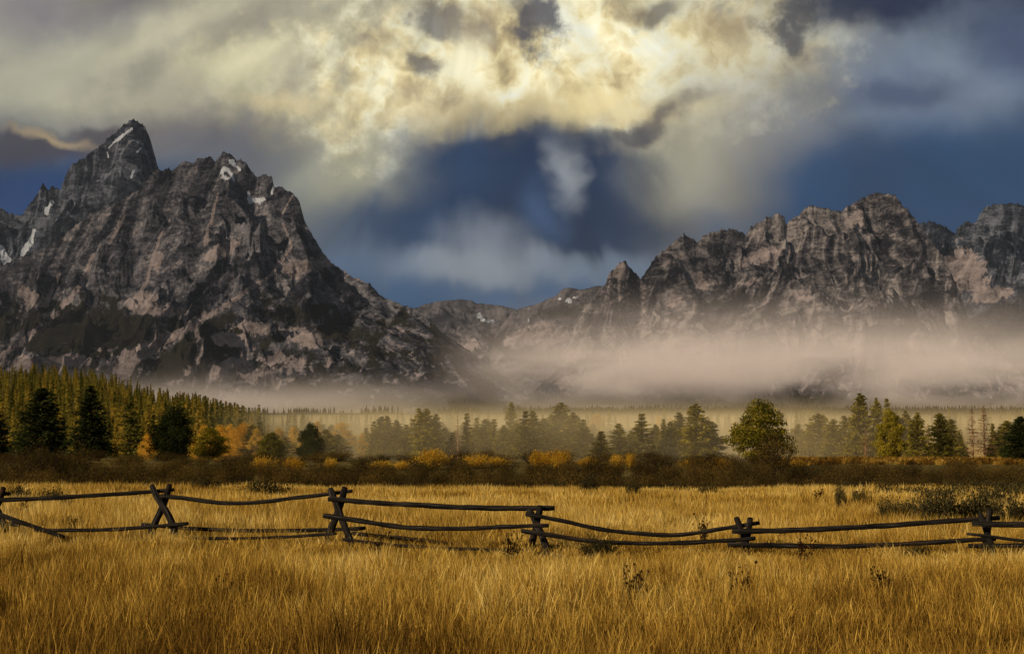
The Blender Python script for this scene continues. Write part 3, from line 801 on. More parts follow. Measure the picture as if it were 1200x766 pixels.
def make_round(seed, H=9.0, R=3.5, n_cl=46, mat=None, leaf=0.14, low=0.12, per=150, trunk_r=0.16, top=0.0, bark=None, clump=0.30, spread=1.0):
    """pine or broadleaf with limbs that carry separate leaf clumps"""
    rng = np.random.default_rng(seed)
    C = []; segs = [([(0, 0, -0.4), (0.1, 0.05, H * 0.4), (-0.05, 0.1, H * 0.9)], [trunk_r, trunk_r * 0.7, trunk_r * 0.15])]
    tries = 0; cen = []
    while len(cen) < n_cl and tries < 4000:
        tries += 1
        z = low + (1 - low) * rng.random()
        env = (math.sin(math.pi * min(1, max(0, (z - low) / (1 - low)) ** (0.62 + top)) * 0.97 + 0.06)) ** 0.75
        th = rng.random() * 2 * np.pi; r = R * env * (0.35 + 0.65 * rng.random() ** 0.5) * (0.8 + 0.4 * rng.random())
        c = np.array([r * math.cos(th), r * math.sin(th), z * H])
        if any(np.linalg.norm(c - o) < R * 0.24 for o in cen): continue
        cen.append(c)
    for c in cen:
        cr = R * clump * (0.65 + 0.7 * rng.random())
        n = int(per * (cr / (R * clump)) ** 2)
        d = rvec(n, rng) * (rng.random(n) ** 0.4)[:, None] * cr * np.array([1.15, 1.15, 0.62 * spread])
        C.append(c + d + rng.normal(size=(n, 3)) * 0.05 * cr)
        z0 = max(0.05 * H, c[2] - 0.55 * math.hypot(c[0], c[1]))
        segs.append(([(0, 0, z0), (c[0] * 0.5, c[1] * 0.5, z0 + (c[2] - z0) * 0.42), tuple(c)], [trunk_r * 0.32, trunk_r * 0.2, trunk_r * 0.07]))
    C = np.concatenate(C)
    V, f = leaf_cloud(C, leaf, rng)
    tv, tf_ = tubes(segs, 5)
    return mesh_np('trunk', tv, tf_, bark or M_BARK, True), mesh_np('crown', V, f, mat, False, {'rnd': np.repeat(rng.random(len(C)), 4)})


def make_shrub(seed, H=2.0, R=1.6, mat=None, leaf=0.055, n=2600, stems=70, stem_mat=None, lump=0.35, leafy=0.25):
    rng = np.random.default_rng(seed)
    segs, C = [], []
    for i in range(stems):
        th = rng.random() * 2 * np.pi; q = rng.random() ** 0.6
        L = H * (1.08 - 0.40 * q ** 2) * (0.72 + 0.36 * rng.random())
        x1, y1 = math.cos(th) * q * R, math.sin(th) * q * R
        b = (x1 * 0.25, y1 * 0.25, -0.15); mid = (x1 * 0.62, y1 * 0.62, L * 0.55); tip = (x1 + rng.normal() * 0.08, y1 + rng.normal() * 0.08, L)
        segs.append(([b, mid, tip], [0.014, 0.009, 0.003]))
        k = n // stems
        s = leafy + (1 - leafy) * rng.random(k) ** 0.8
        P = np.array(b)[None] * ((1 - s) ** 2)[:, None] + np.array(mid)[None] * (2 * s * (1 - s))[:, None] + np.array(tip)[None] * (s ** 2)[:, None]
        P = P + rng.normal(size=(k, 3)) * (0.06 + lump * 0.28 * R * s)[:, None] * np.array([1, 1, 0.55])
        P[:, 2] = np.maximum(P[:, 2], 0.03)
        C.append(P)
    C = np.concatenate(C)
    V, f = leaf_cloud(C, leaf, rng)
    tv, tf_ = tubes(segs, 3)
    return mesh_np('stems', tv, tf_, stem_mat or M_TWIG, True), mesh_np('foliage', V, f, mat, False, {'rnd': np.repeat(rng.random(len(C)), 4)})


def place(name, parts, names, x, Y, z, s, label, cat, group=None, rz=None, kind=None, tilt=0.0):
    e = bpy.data.objects.new(name, None); e.empty_display_size = 0.5
    sx, sy, sz = s if isinstance(s, (tuple, list)) else (s, s, s)
    e.location = (x, Y, z); e.scale = (sx, sy, sz)
    e.rotation_euler = (tilt * (random.random() - 0.5), tilt * (random.random() - 0.5), random.random() * 6.28 if rz is None else rz)
    link(e); tag(e, label, cat, group, kind)
    for n_, me in zip(names, parts):
        o = bpy.data.objects.new(n_, me); link(o, e)
    return e


TN = ('trunk', 'crown'); SN = ('stems', 'foliage')
SPR = [make_conifer(100 + i, 10, r, 1.0, 0.05, M_SPRUCE, power=p, whorls=w, ragged=g) for i, (r, p, w, g) in enumerate([(3.1, 0.62, 38, 0.2), (2.6, 0.75, 34, 0.34)])]
VAL = [make_conifer(120 + i, 10, r, 1.0, 0.04, M_MIST, power=p, whorls=w, ragged=g, leaf=0.21) for i, (r, p, w, g) in enumerate([(1.7, 0.8, 36, 0.25), (2.2, 0.7, 34, 0.3), (1.3, 0.85, 36, 0.3), (2.6, 0.6, 36, 0.28), (1.9, 0.75, 30, 0.4)])]
HIL = [make_conifer(140 + i, 10, r, 0.5, 0.05, M_HILL, power=p, whorls=28, ragged=0.35, leaf=0.24) for i, (r, p) in enumerate([(2.0, 1.0), (2.5, 0.85), (1.6, 0.95)])]
RUST = [make_conifer(160 + i, 10, 1.7, 0.8, 0.15, M_RUST, power=0.7, whorls=26, ragged=0.5, leaf=0.11, bare=0.42) for i in range(2)]
SNAG = make_conifer(170, 10, 1.6, 0.6, 0.12, M_RUST, power=0.5, whorls=22, ragged=0.6, leaf=0.08, bare=0.05)
PINE = [make_round(200, 9, 3.9, 84, M_PINE, 0.17, 0.08, 200), make_round(203, 9, 4.3, 84, M_SPRUCE, 0.17, 0.06, 220), make_round(206, 9, 3.5, 70, M_PINE, 0.17, 0.12, 190)]
ASP = [make_round(220, 8, 2.0, 36, M_ASPEN, 0.12, 0.2, 130, 0.10, bark=M_SNAG, spread=1.6), make_round(222, 8, 2.8, 40, M_ORANGE, 0.12, 0.15, 140, 0.10, bark=M_SNAG, spread=1.5)]
WIL = [make_shrub(300, 2.0, 1.7, M_WILLOW), make_shrub(301, 1.8, 2.2, M_WILLOW, n=3000, stems=90), make_shrub(302, 2.4, 1.6, M_WILLOW, n=2400, stems=110, leafy=0.35)]
GOL = [make_shrub(310, 1.6, 1.8, M_WGOLD, 0.07, 3000, 80, lump=0.3), make_shrub(311, 1.3, 2.1, M_WGOLD, 0.07, 3000, 80, lump=0.3)]
SAG = [make_shrub(320, 0.6, 0.6, M_SAGE, 0.030, 4200, 60, lump=0.25), make_shrub(321, 0.5, 0.75, M_SAGE, 0.030, 4200, 60, lump=0.25), make_shrub(322, 0.7, 0.5, M_SAGE, 0.026, 3000, 50, lump=0.2)]


def make_weed(seed):
    rng = np.random.default_rng(seed); segs = []; C = []
    for i in range(14):
        th = rng.random() * 6.28; L = 0.55 + 0.45 * rng.random(); q = 0.05 + 0.25 * rng.random()
        tip = np.array([math.cos(th) * q, math.sin(th) * q, L])
        segs.append(([(0, 0, -0.05), (tip[0] * 0.4, tip[1] * 0.4, L * 0.5), tuple(tip)], [0.006, 0.005, 0.003]))
        for k in range(4):
            s = 0.55 + 0.45 * rng.random(); b = tip * s + rng.normal(size=3) * 0.035
            C.append(b + rvec(14, rng) * 0.018)
            segs.append(([tuple(tip * (s - 0.12)), tuple(tip * (s - 0.06) + (b - tip * s) * 0.5), tuple(b)], [0.003, 0.003, 0.002]))
    C = np.concatenate(C); V, f = leaf_cloud(C, 0.017, rng)
    tv, tf_ = tubes(segs, 3)
    return (mesh_np('stalks', np.concatenate([tv, V]), [tf_, f + len(tv)], M_WEED, False, {'rnd': rng.random(len(tv) + len(V))}),)


WEED = [make_weed(400), make_weed(401)]


def gz(x, Y): return float(ground_z(x, Y))


def tree_px(protos, px, ytop, Y, width, label, group=None, name='conifer_tree', cat='tree', H=10.0, R=2.0, rz=None, sink=0.0, tilt=0.03):
    """stand a tree at distance Y; height and width follow from the photo"""
    top = at(px, ytop, Y); x = top.x; z = gz(x, Y) - sink
    h = (top.z - z) / H
    w = (1.7 if group else (0.88 if H == 9 else 1.12)) * width / F * Y / (2 * R)
    return place(name, protos, TN, x, Y, z, (w, w, h), label, cat, group, rz, tilt=tilt)


# hero trees on the left
tree_px(SPR[0], 49, 455, 150, 62, 'broad dark conical spruce above the willows, left of the tiered fir', R=3.0)
tree_px(SPR[1], 108, 452, 146, 46, 'tall narrow dark fir with ragged tiers at the foot of the wooded hill', R=2.5, name='fir_tree')
tree_px(SPR[0], -8, 478, 152, 44, 'dark spruce half cut off by the left edge of the view', R=3.0)
tree_px(PINE[1], 203, 478, 150, 56, 'rounded dark pine beside the orange aspens on the left', name='pine_tree', H=9, R=4.6)
tree_px(PINE[2], 246, 502, 156, 50, 'low sprawling olive pine just right of the rounded dark pine', name='pine_tree', H=9, R=4.0)
tree_px(PINE[0], 889, 471, 142, 76, 'large sunlit olive pine standing alone right of the misty gap', name='pine_tree', H=9, R=4.3)
tree_px(PINE[2], 1043, 483, 150, 42, 'small sunlit green pine with a bright trunk before the pale tall pines', name='pine_tree', H=9, R=4.0)
tree_px(SPR[0], 1197, 488, 138, 44, 'dark spruce at the right edge of the view beside the rusty trees', R=3.0)
tree_px(PINE[1], 364, 497, 185, 36, 'dark bushy pine in front of the pale yellow aspen', name='pine_tree', H=9, R=4.6)
tree_px(PINE[2], 318, 508, 190, 40, 'low rounded pine standing between the orange aspens and the misty trees', name='pine_tree', H=9, R=4.0)
tree_px(VAL[3], 1101, 484, 176, 34, 'dense dark cone-shaped spruce left of the rusty dead trees', R=2.5)
tree_px(VAL[1], 1076, 483, 182, 30, 'green spruce close behind the left side of the dense cone-shaped one', R=2.2)
tree_px(VAL[3], 815, 473, 196, 42, 'tallest broad misty spruce at the right end of the valley tree line', R=2.5)
tree_px(VAL[4], 491, 477, 205, 26, 'tall pointed spruce rising above the fog near the middle of the tree line', R=1.9)
tree_px(VAL[3], 657, 472, 235, 44, 'broad pale spruce fading into the mist over the gold willows', R=2.5)
tree_px(VAL[1], 599, 471, 245, 26, 'tall pale yellowish spruce fading into the mist left of the broad one', R=2.2)
tree_px(VAL[3], 1008, 461, 205, 36, 'tallest pale orange-brown pine of the right-hand group', R=2.5)
tree_px(VAL[1], 1026, 466, 210, 26, 'tall brownish pine leaning against the tallest pale one', R=2.2)
tree_px(RUST[0], 1139, 478, 172, 20, 'rusty brown dying conifer, left one of the pair by the right edge', name='dead_conifer', R=1.7)
tree_px(RUST[1], 1153, 474, 174, 24, 'taller rusty brown dying conifer with sparse top by the right edge', name='dead_conifer', R=1.7)
tree_px(RUST[0], 1088, 496, 190, 12, 'thin rusty conifer peeking between the two green spruces', name='dead_conifer', R=1.7)
tree_px(SNAG, 1014, 500, 146, 20, 'bare orange-lit snag with broken limbs before the tall pale pines', name='dead_tree', R=1.7)
tree_px(SNAG, 537, 480, 200, 16, 'sparse pale snag standing in the mist', name='dead_tree', R=1.7)
MB = 'misty conifer standing in the fogbound tree line behind the willows'
for (px, yt, Y, w) in [(281, 490, 260, 20), (296, 498, 225, 18), (304, 494, 240, 20), (334, 512, 215, 20), (383, 503, 205, 24), (396, 509, 215, 22), (415, 512, 300, 18), (429, 501, 235, 18), (439, 493, 225, 18), (447, 488, 230, 16), (454, 487, 228, 18),
                       (465, 492, 225, 20), (476, 497, 220, 20), (484, 492, 250, 18), (501, 479, 212, 18), (511, 485, 222, 20), (522, 500, 240, 18), (530, 506, 215, 20), (547, 484, 215, 22), (559, 489, 240, 20), (569, 491, 235, 20),
                       (579, 491, 228, 22), (590, 498, 225, 20), (606, 495, 215, 26), (615, 481, 205, 26), (624, 481, 215, 22), (637, 489, 225, 26), (646, 485, 245, 22), (671, 483, 225, 26), (683, 491, 215, 24), (693, 507, 225, 22), (704, 505, 188, 30),
                       (725, 496, 200, 20), (739, 506, 205, 20), (751, 484, 200, 30), (768, 497, 210, 18), (777, 491, 206, 18), (786, 494, 204, 18), (796, 483, 208, 24), (830, 492, 200, 24)]:
    p = VAL[random.randrange(5)]
    tree_px(p, px, yt, Y, w, MB, 'misty conifers of the valley tree line', R=2.1)
for i in range(52):
    px_ = 268 + i * 11.0 + random.uniform(-4, 4)
    tree_px(VAL[random.randrange(5)], px_, random.uniform(494, 516), random.uniform(255, 320), random.uniform(16, 26), MB, 'misty conifers of the valley tree line', R=2.1)
RB = 'hazy green conifer in the tree belt right of the lone sunlit pine'
for (px, yt, Y, w) in [(928, 502, 240, 16), (935, 496, 225, 20), (947, 497, 230, 20), (959, 484, 222, 24), (970, 497, 230, 16), (976, 491, 215, 16), (989, 486, 212, 22), (998, 492, 225, 22), (1040, 466, 225, 18), (1052, 488, 215, 22), (1061, 481, 210, 18),
                       (1068, 492, 190, 18), (1115, 491, 190, 16), (1124, 508, 200, 16), (1128, 515, 195, 12), (1163, 496, 182, 18), (1172, 504, 195, 18), (1180, 493, 182, 22), (1188, 500, 190, 20)]:
    p = VAL[random.randrange(5)]
    tree_px(p, px, yt, Y, w, RB, 'hazy conifers of the right tree belt', R=2.1)

# aspens
for (px, yt, Y, w, k, lab) in [
    (401, 496, 238, 34, 0, 'pale yellow aspen glowing in the mist right of the dark bushy pine'),
    (371, 495, 232, 18, 0, 'pale yellow aspen top showing above the dark bushy pine'),
    (286, 497, 226, 24, 1, 'orange-yellow aspen at the right foot of the wooded hill'),
    (258, 500, 200, 22, 1, 'bright orange aspen beside the low sprawling olive pine'),
    (241, 500, 215, 20, 1, 'bright orange aspen behind the low sprawling olive pine'),
    (272, 505, 240, 20, 1, 'dull orange aspen between the bright ones and the hill foot'),
    (326, 502, 228, 22, 0, 'yellow aspen above the low rounded pine'),
    (172, 510, 175, 16, 1, 'small orange aspen at the left side of the rounded dark pine'),
    (698, 486, 380, 26, 0, 'pale cream aspen in the mist behind the gold willows'),
    (772, 488, 420, 12, 0, 'small cream aspen in the mist left of the tallest broad spruce'),
    (785, 490, 420, 12, 0, 'tiny cream aspen in the mist touching the tallest broad spruce'),
    (860, 494, 400, 10, 0, 'slim cream aspen in the gap left of the lone sunlit pine'),
    (345, 501, 222, 22, 0, 'soft yellow aspen between the low rounded and the dark bushy pine'),
    (220, 474, 620, 12, 1, 'orange aspen alone high on the wooded hill'),
    (126, 458, 700, 16, 0, 'yellow aspen near the crest of the wooded hill'),
    (140, 456, 720, 14, 0, 'yellow-green aspen right of the one near the hill crest'),
    (178, 470, 640, 16, 0, 'pale yellow aspen halfway up the wooded hill'),
    (248, 486, 600, 10, 0, 'yellow aspen on the right shoulder of the wooded hill'),
    (268, 499, 220, 18, 1, 'golden aspen with its top just under the hill skyline'),
    (300, 503, 216, 20, 0, 'golden yellow aspen left of the low rounded pine'),
    (232, 512, 190, 16, 1, 'low orange aspen tucked against the rounded dark pine'),
    (425, 508, 230, 16, 0, 'small yellow aspen in the mist left of the pointed spruces'),
    (355, 512, 212, 18, 0, 'low yellow aspen left of the dark bushy pine'),
    (1078, 506, 260, 14, 0, 'dim yellow aspen between the green spruces at right')]:
    top = at(px, yt, Y); z = gz(top.x, Y)
    hh = min((top.z - z) / 8, 1.3)
    w_ = w / F * Y / 4.6
    e = place('aspen_tree', ASP[k], TN, top.x, Y, top.z - hh * 8, (w_, w_, hh), lab, 'tree')

# wooded hill: the nearest ones single trees, the rest one mass
pts = []
rr = np.random.default_rng(77)
tries = 0
while len(pts) < 1150 and tries < 60000:
    tries += 1
    Y = 235 + 730 * rr.random() ** 0.85; px = -30 + 345 * rr.random()
    u = (px - CX) / F; x = u * Y
    zz = gz(x, Y)
    if np.interp(u, _hu, _hz) < -2 and Y > 420: continue
    if Y < 345 and px > 262: continue
    sp = 3.6 + Y * 0.0016
    if any(abs(a[0] - x) < sp and abs(a[1] - Y) < sp * 2.0 for a in pts[-400:]): continue
    pts.append((x, Y, zz))
pts.sort(key=lambda a: a[1])
HL = 'sunlit olive conifer on the wooded hill at the left'
for (x, Y, zz) in pts[:178]:
    s = 0.55 + 0.55 * rr.random() ** 1.2
    place('conifer_tree', HIL[rr.integers(3)], TN, x, Y, zz, (s * 0.95, s * 0.95, s), HL, 'tree', 'conifers on the wooded hill', tilt=0.05)


def stamp(name, V0, f0, P, S, R, mat, rnd=None, kind_label=None):
    n = len(P); k = len(V0)
    c, s = np.cos(R), np.sin(R)
    V = V0[None] * S[:, None, :]
    X = V[..., 0] * c[:, None] - V[..., 1] * s[:, None]; Yy = V[..., 0] * s[:, None] + V[..., 1] * c[:, None]
    V = np.stack([X, Yy, V[..., 2]], -1) + P[:, None, :]
    Fc = (f0[None] + (np.arange(n) * k)[:, None, None]).reshape(-1, f0.shape[1])
    return mesh_np(name, V.reshape(-1, 3), Fc, mat, False, {'rnd': np.repeat(rr.random(n), k)})


me_t = make_conifer(150, 10, 1.7, 0.30, 0.05, M_HILL, power=1.15, whorls=24, leaf=0.34, ragged=0.35)[1]
V0 = np.empty(len(me_t.vertices) * 3, np.float32); me_t.vertices.foreach_get('co', V0); V0 = V0.reshape(-1, 3)
P = np.array(pts[178:]); n = len(P); s = 0.5 + 0.65 * rr.random(n) ** 1.3
o = obj('hill_forest', stamp('hill_forest', V0, np.arange(len(V0)).reshape(-1, 4), P, np.stack([s * 0.95, s * 0.95, s], 1), rr.random(n) * 6.28, M_HILL))
tag(o, 'mass of olive conifers covering the upper slope of the left hill', 'forest', kind='stuff')

# very far forest: little cones on the mountain slopes and at their foot
cone = np.array([[1, 0, 0], [0.3, 0.95, 0], [-0.8, 0.6, 0], [-0.8, -0.6, 0], [0.3, -0.95, 0], [0, 0, 4.6]], float) * 2.3
cf_ = np.array([[0, 1, 5], [1, 2, 5], [2, 3, 5], [3, 4, 5], [4, 0, 5]])
M_FAR = leaf_mat('needles_far', [(0.010, 0.010, 0.008), (0.032, 0.028, 0.018)], 0.01, 0.1)
P = np.concatenate(FOREST_PTS); P = P + np.stack([rr.normal(size=len(P)) * 6, rr.normal(size=len(P)) * 6, np.full(len(P), -1.0)], 1)
s = 0.7 + 0.8 * rr.random(len(P))
o = obj('mountain_forest', stamp('mountain_forest', cone, cf_, P, np.stack([s, s, s * 1.1], 1), rr.random(len(P)) * 6, M_FAR))
tag(o, 'dark conifer cover on the lower mountain slopes', 'forest', kind='stuff')
n = 16000
px = rr.random(n) * 1260 - 30; Y = 2900 + 2300 * rr.random(n) ** 0.7
dens = fbm(px / 90, Y / 700, 3, 66) + np.where(px > 590, 0.35, -0.28)
k = dens > 0.0; px, Y = px[k], Y[k]; x = (px - CX) / F * Y
P = np.stack([x, Y, ground_z(x, Y) - 0.5], 1); s = 1.0 + 1.0 * rr.random(len(P))
o = obj('valley_forest', stamp('valley_forest', cone, cf_, P, np.stack([s, s, s * 1.2], 1), rr.random(len(P)) * 6, M_FAR))
tag(o, 'thin dark strip of forest at the foot of the mountains', 'forest', kind='stuff')

# second loose belt of far trees on the valley floor, in the mist
n = 900
px = rr.random(n) * 950 + 280; Y = 420 + 900 * rr.random(n)
k = fbm(px / 60, Y / 200, 3, 12) > 0.02; px, Y = px[k], Y[k]; x = (px - CX) / F * Y; n = len(x)
P = np.stack([x, Y, ground_z(x, Y)], 1); s = 0.6 + 0.5 * rr.random(n)
o = obj('valley_woods', stamp('valley_woods', V0, np.arange(len(V0)).reshape(-1, 4), P, np.stack([s, s, s], 1), rr.random(n) * 6.28, M_MIST))
tag(o, 'faint woods dissolving in the mist behind the tree line', 'forest', kind='stuff')

# ------------------------------------------------------------------ willows
WL = 'dark brown leafless-looking willow in the thicket behind the grass field'
n_w = 0
for row, (Y, yt, step) in enumerate([(112, 541, 27), (96, 545, 25), (80, 552, 24), (73, 558, 26), (134, 538, 24)]):
    px = -30.0
    while px < 1235:
        q = px + random.uniform(-8, 8)
        yy = yt + random.uniform(-6, 5)
        if q < 110 and row < 2: yy -= 10
        if q > 925 and row == 0: yy += 6
        if row == 4 and q > 925: break
        if row == 1 and 560 < q < 620: px += step; continue
        Yy = Y + random.uniform(-5, 5)
        top = at(q, yy, Yy); z = gz(top.x, Yy)
        h = max(0.5, (top.z - z) / 2.0)
        w = (34 + random.uniform(-5, 14)) / F * Yy / 3.6
        place('willow_shrub', WIL[random.randrange(3)], SN, top.x, Yy, z, (w, w, h), WL, 'shrub', 'dark willows in the thicket')
        n_w += 1; px += step
for (px, yt, Y, w, k, lab) in [
    (905, 512, 105, 62, 2, 'tallest brown willow, spreading under the lone sunlit pine'),
    (50, 524, 92, 60, 2, 'tall dark willow at the left before the broad spruce'),
    (52, 545, 70, 42, 0, 'round dark willow standing forward of the thicket at the left'),
    (268, 530, 98, 60, 1, 'brown willow mound under the low sprawling olive pine'),
    (150, 535, 96, 60, 1, 'brown willow mound under the tall narrow fir'),
    (545, 540, 90, 40, 2, 'olive-green willow clump below the gold ones'),
    (765, 531, 98, 60, 2, 'upright brown willow clump right of the gold willows'),
    (700, 537, 96, 50, 2, 'brown willow clump touching the right end of the gold willows'),
    (12, 556, 60, 60, 0, 'dark willow at the left edge standing forward in the grass'),
    (92, 560, 58, 50, 1, 'dark low willow in the grass right of the round forward one'),
    (135, 562, 60, 46, 1, 'dark low willow in the grass left of the first crossed post'),
    (225, 561, 62, 50, 1, 'dark low willow in the grass right of the first crossed post'),
    (330, 561, 63, 54, 1, 'dark low willow in the grass left of the second crossed post')]:
    top = at(px, yt, Y); z = gz(top.x, Y); h = (top.z - z) / 2.2; w_ = w / F * Y / 3.6
    place('willow_shrub', WIL[k], SN, top.x, Y, z, (w_, w_, h), lab, 'shrub')
for (px, yt, Y, w, k, lab) in [
    (505, 530, 122, 44, 0, 'brightest rounded gold willow left of the middle'),
    (556, 533, 124, 36, 1, 'gold willow mound with a green bush before it'),
    (584, 537, 126, 30, 1, 'low gold willow right of the mound with a green bush'),
    (634, 532, 122, 36, 0, 'bright gold willow, left half of the central pair'),
    (656, 531, 121, 30, 0, 'bright orange-gold willow, right half of the central pair'),
    (446, 541, 122, 30, 1, 'low gold willow below the tall pointed spruce group'),
    (472, 541, 122, 20, 1, 'small gold willow left of the brightest rounded one'),
    (387, 540, 120, 18, 0, 'small gold willow below the dark bushy pine'),
    (310, 536, 122, 30, 1, 'dull gold willow below the low rounded pine'),
    (345, 537, 122, 26, 1, 'dull gold willow right of the one below the low rounded pine'),
    (690, 536, 124, 26, 1, 'small orange willow right of the central pair'),
    (722, 536, 124, 20, 0, 'small gold tuft-like willow before the misty spruces'),
    (738, 535, 124, 16, 0, 'tiny orange willow poking above the brown clump'),
    (812, 538, 124, 30, 1, 'low gold willow below the tallest broad misty spruce'),
    (842, 538, 124, 26, 1, 'low gold willow in the gap left of the lone sunlit pine'),
    (930, 540, 124, 26, 1, 'low gold willow right of the tallest brown willow')]:
    top = at(px, yt - 2, Y); z = gz(top.x, Y); h = max(0.3, (top.z - z) / 1.5); w_ = 1.15 * w / F * Y / 4.0
    place('gold_willow', GOL[k], SN, top.x, Y, z, (w_, w_, h), lab, 'shrub')

# ------------------------------------------------------------------ sagebrush and weeds in the field
for (px, yt, yb, w, k, lab) in [
    (64, 573, 590, 40, 1, 'low dark sagebrush behind the left fence section'),
    (22, 572, 584, 28, 0, 'small dark sagebrush near the left edge behind the fence'),
    (305, 563, 578, 60, 1, 'wide dark sagebrush patch behind the second fence panel'),
    (240, 563, 575, 34, 0, 'dark sagebrush clump right of the first crossed post'),
    (690, 564, 575, 30, 2, 'greenish sagebrush at the back edge of the grass right of the middle'),
    (655, 565, 572, 36, 1, 'thin flat sagebrush at the back edge above the third crossed post'),
    (742, 568, 577, 24, 2, 'small dark sagebrush alone in the back of the grass'),
    (790, 566, 574, 30, 1, 'flat green sagebrush at the back edge of the grass'),
    (829, 570, 576, 26, 0, 'dark green sagebrush tuft in the grass beyond the fourth post'),
    (1008, 577, 588, 26, 0, 'dark sagebrush right of the tall brown weed'),
    (985, 575, 590, 18, 2, 'small upright sagebrush touching the tall brown weed'),
    (1098, 580, 606, 60, 0, 'largest dark sagebrush behind the right fence panel'),
    (1062, 586, 602, 44, 1, 'dark sagebrush left of the largest one'),
    (1150, 582, 602, 50, 0, 'dark sagebrush just behind the last crossed post'),
    (1190, 590, 606, 44, 0, 'brownish sagebrush at the right edge behind the fence'),
    (1125, 567, 578, 46, 1, 'grey-green sagebrush behind the largest dark one'),
    (1180, 565, 580, 60, 1, 'grey-green sagebrush mound at the far right of the field'),
    (1070, 570, 578, 50, 1, 'flat dark sagebrush in the back of the field at right'),
    (1000, 566, 571, 40, 1, 'flat sagebrush at the back edge left of the dark group'),
    (702, 634, 650, 44, 0, 'olive sagebrush under the rails right of the third post'),
    (155, 606, 618, 22, 2, 'small green bush beside the first crossed post'),
    (1075, 642, 658, 30, 0, 'small green sagebrush under the right fence panel'),
    (1040, 592, 604, 30, 2, 'small dark sagebrush left end of the group behind the right panel'),
    (1125, 588, 604, 40, 1, 'dark sagebrush between the largest one and the last crossed post'),
    (1165, 576, 590, 50, 0, 'dark sagebrush behind and right of the last crossed post'),
    (1105, 572, 583, 50, 1, 'dull sagebrush just behind the largest dark one'),
    (1040, 568, 575, 40, 1, 'dull flat sagebrush behind the reddish weed'),
    (1150, 565, 573, 60, 1, 'wide dull sagebrush along the back of the field at right'),
    (1195, 572, 584, 40, 0, 'dark sagebrush cut by the right edge of the view'),
    (560, 566, 572, 34, 1, 'flat dark sagebrush above the second long panel')]:
    # distance from the foot pixel on the local ground
    Y = 30.0
    for _ in range(20):
        zz = gz((px - CX) / F * Y, Y) + (0.42 if yb < 610 else 0.1); Y = min(64.0, (CAM_Z - zz) / ((yb + 1 - HOR) / F))
    top = at(px, yt - 2, Y); z = gz(top.x, Y); h = max(0.35, (top.z - z) / 0.58); w_ = 1.15 * w / F * Y / 1.45
    place('sagebrush', SAG[k], SN, top.x, Y, z, (w_, w_, h), lab, 'shrub')
for (px, yt, Y, s_, lab) in [
    (958, 574, 40, 1.15, 'tall brown weed with dark seed heads standing in the far grass'),
    (505, 568, 55, 0.9, 'reddish brown weed at the back of the field'),
    (1057, 572, 48, 1.0, 'reddish weed left of the dark sagebrush group'),
    (1030, 676, 18.5, 0.9, 'dark seed-headed weed in the front grass right of the fourth post'),
    (1185, 672, 19, 0.9, 'dark seed-headed weed in the front grass at the right edge'),
    (640, 704, 16, 0.9, 'dark seed-headed weed low in the front grass near the middle'),
    (1168, 668, 20, 0.8, 'dark weed below the last crossed post'),
    (870, 600, 31, 0.8, 'thin weed behind the fourth crossed post'),
    (310, 592, 32, 0.8, 'thin brown weed behind the second rail panel')]:
    top = at(px, yt, Y); z = gz(top.x, Y); h = 1.12 * (top.z - z)
    place('dry_weed', WEED[0 if px < 900 else 1], ('stalks',), top.x, Y, z, (s_, s_, h), lab, 'weed')

for i in range(12):
    Y = 13 + 20 * random.random() ** 1.2; px = 20 + 1160 * random.random(); x = (px - CX) / F * Y
    place('dry_weed', WEED[i % 2], ('stalks',), x, Y, gz(x, Y), (0.7, 0.7, random.uniform(0.62, 0.85)), 'short dark seed-headed weed sprinkled through the golden grass', 'weed', 'small dark weeds in the grass')

# ------------------------------------------------------------------ fence
m_log, N, out = new_mat('weathered_log')
tcn = N.new('ShaderNodeTexCoord'); at_ = N.new('ShaderNodeAttribute', attribute_name='lg')
n1 = N.noise(at_.outputs['Vector'], 1.0, 7, 0.7, 0.4)
n2 = N.noise(at_.outputs['Vector'], 0.12, 3, 0.5)
cc = N.ramp(n1, [(0.32, (0.005, 0.005, 0.005)), (0.46, (0.011, 0.010, 0.009)), (0.58, (0.038, 0.034, 0.030)), (0.73, (0.15, 0.13, 0.11))])
cc = N.mix(N.mapr(n2, 0.58, 0.70), cc, N.ramp(n1, [(0.3, (0.03, 0.015, 0.008)), (0.7, (0.17, 0.085, 0.04))]))
pb = N.new('ShaderNodeBsdfDiffuse'); N.l.new(cc, pb.inputs[0])
bp = N.new('ShaderNodeBump'); bp.inputs['Strength'].default_value = 1.0; bp.inputs['Distance'].default_value = 0.02
N.l.new(n1, bp.inputs['Height']); N.l.new(bp.outputs[0], pb.inputs['Normal'])
N.l.new(pb.outputs[0], out.inputs[0])

fence = bpy.data.objects.new('rail_fence', None); fence.location = (0, 24, 0); link(fence)
tag(fence, 'weathered grey log rail fence with crossed posts running across the golden grass', 'fence')


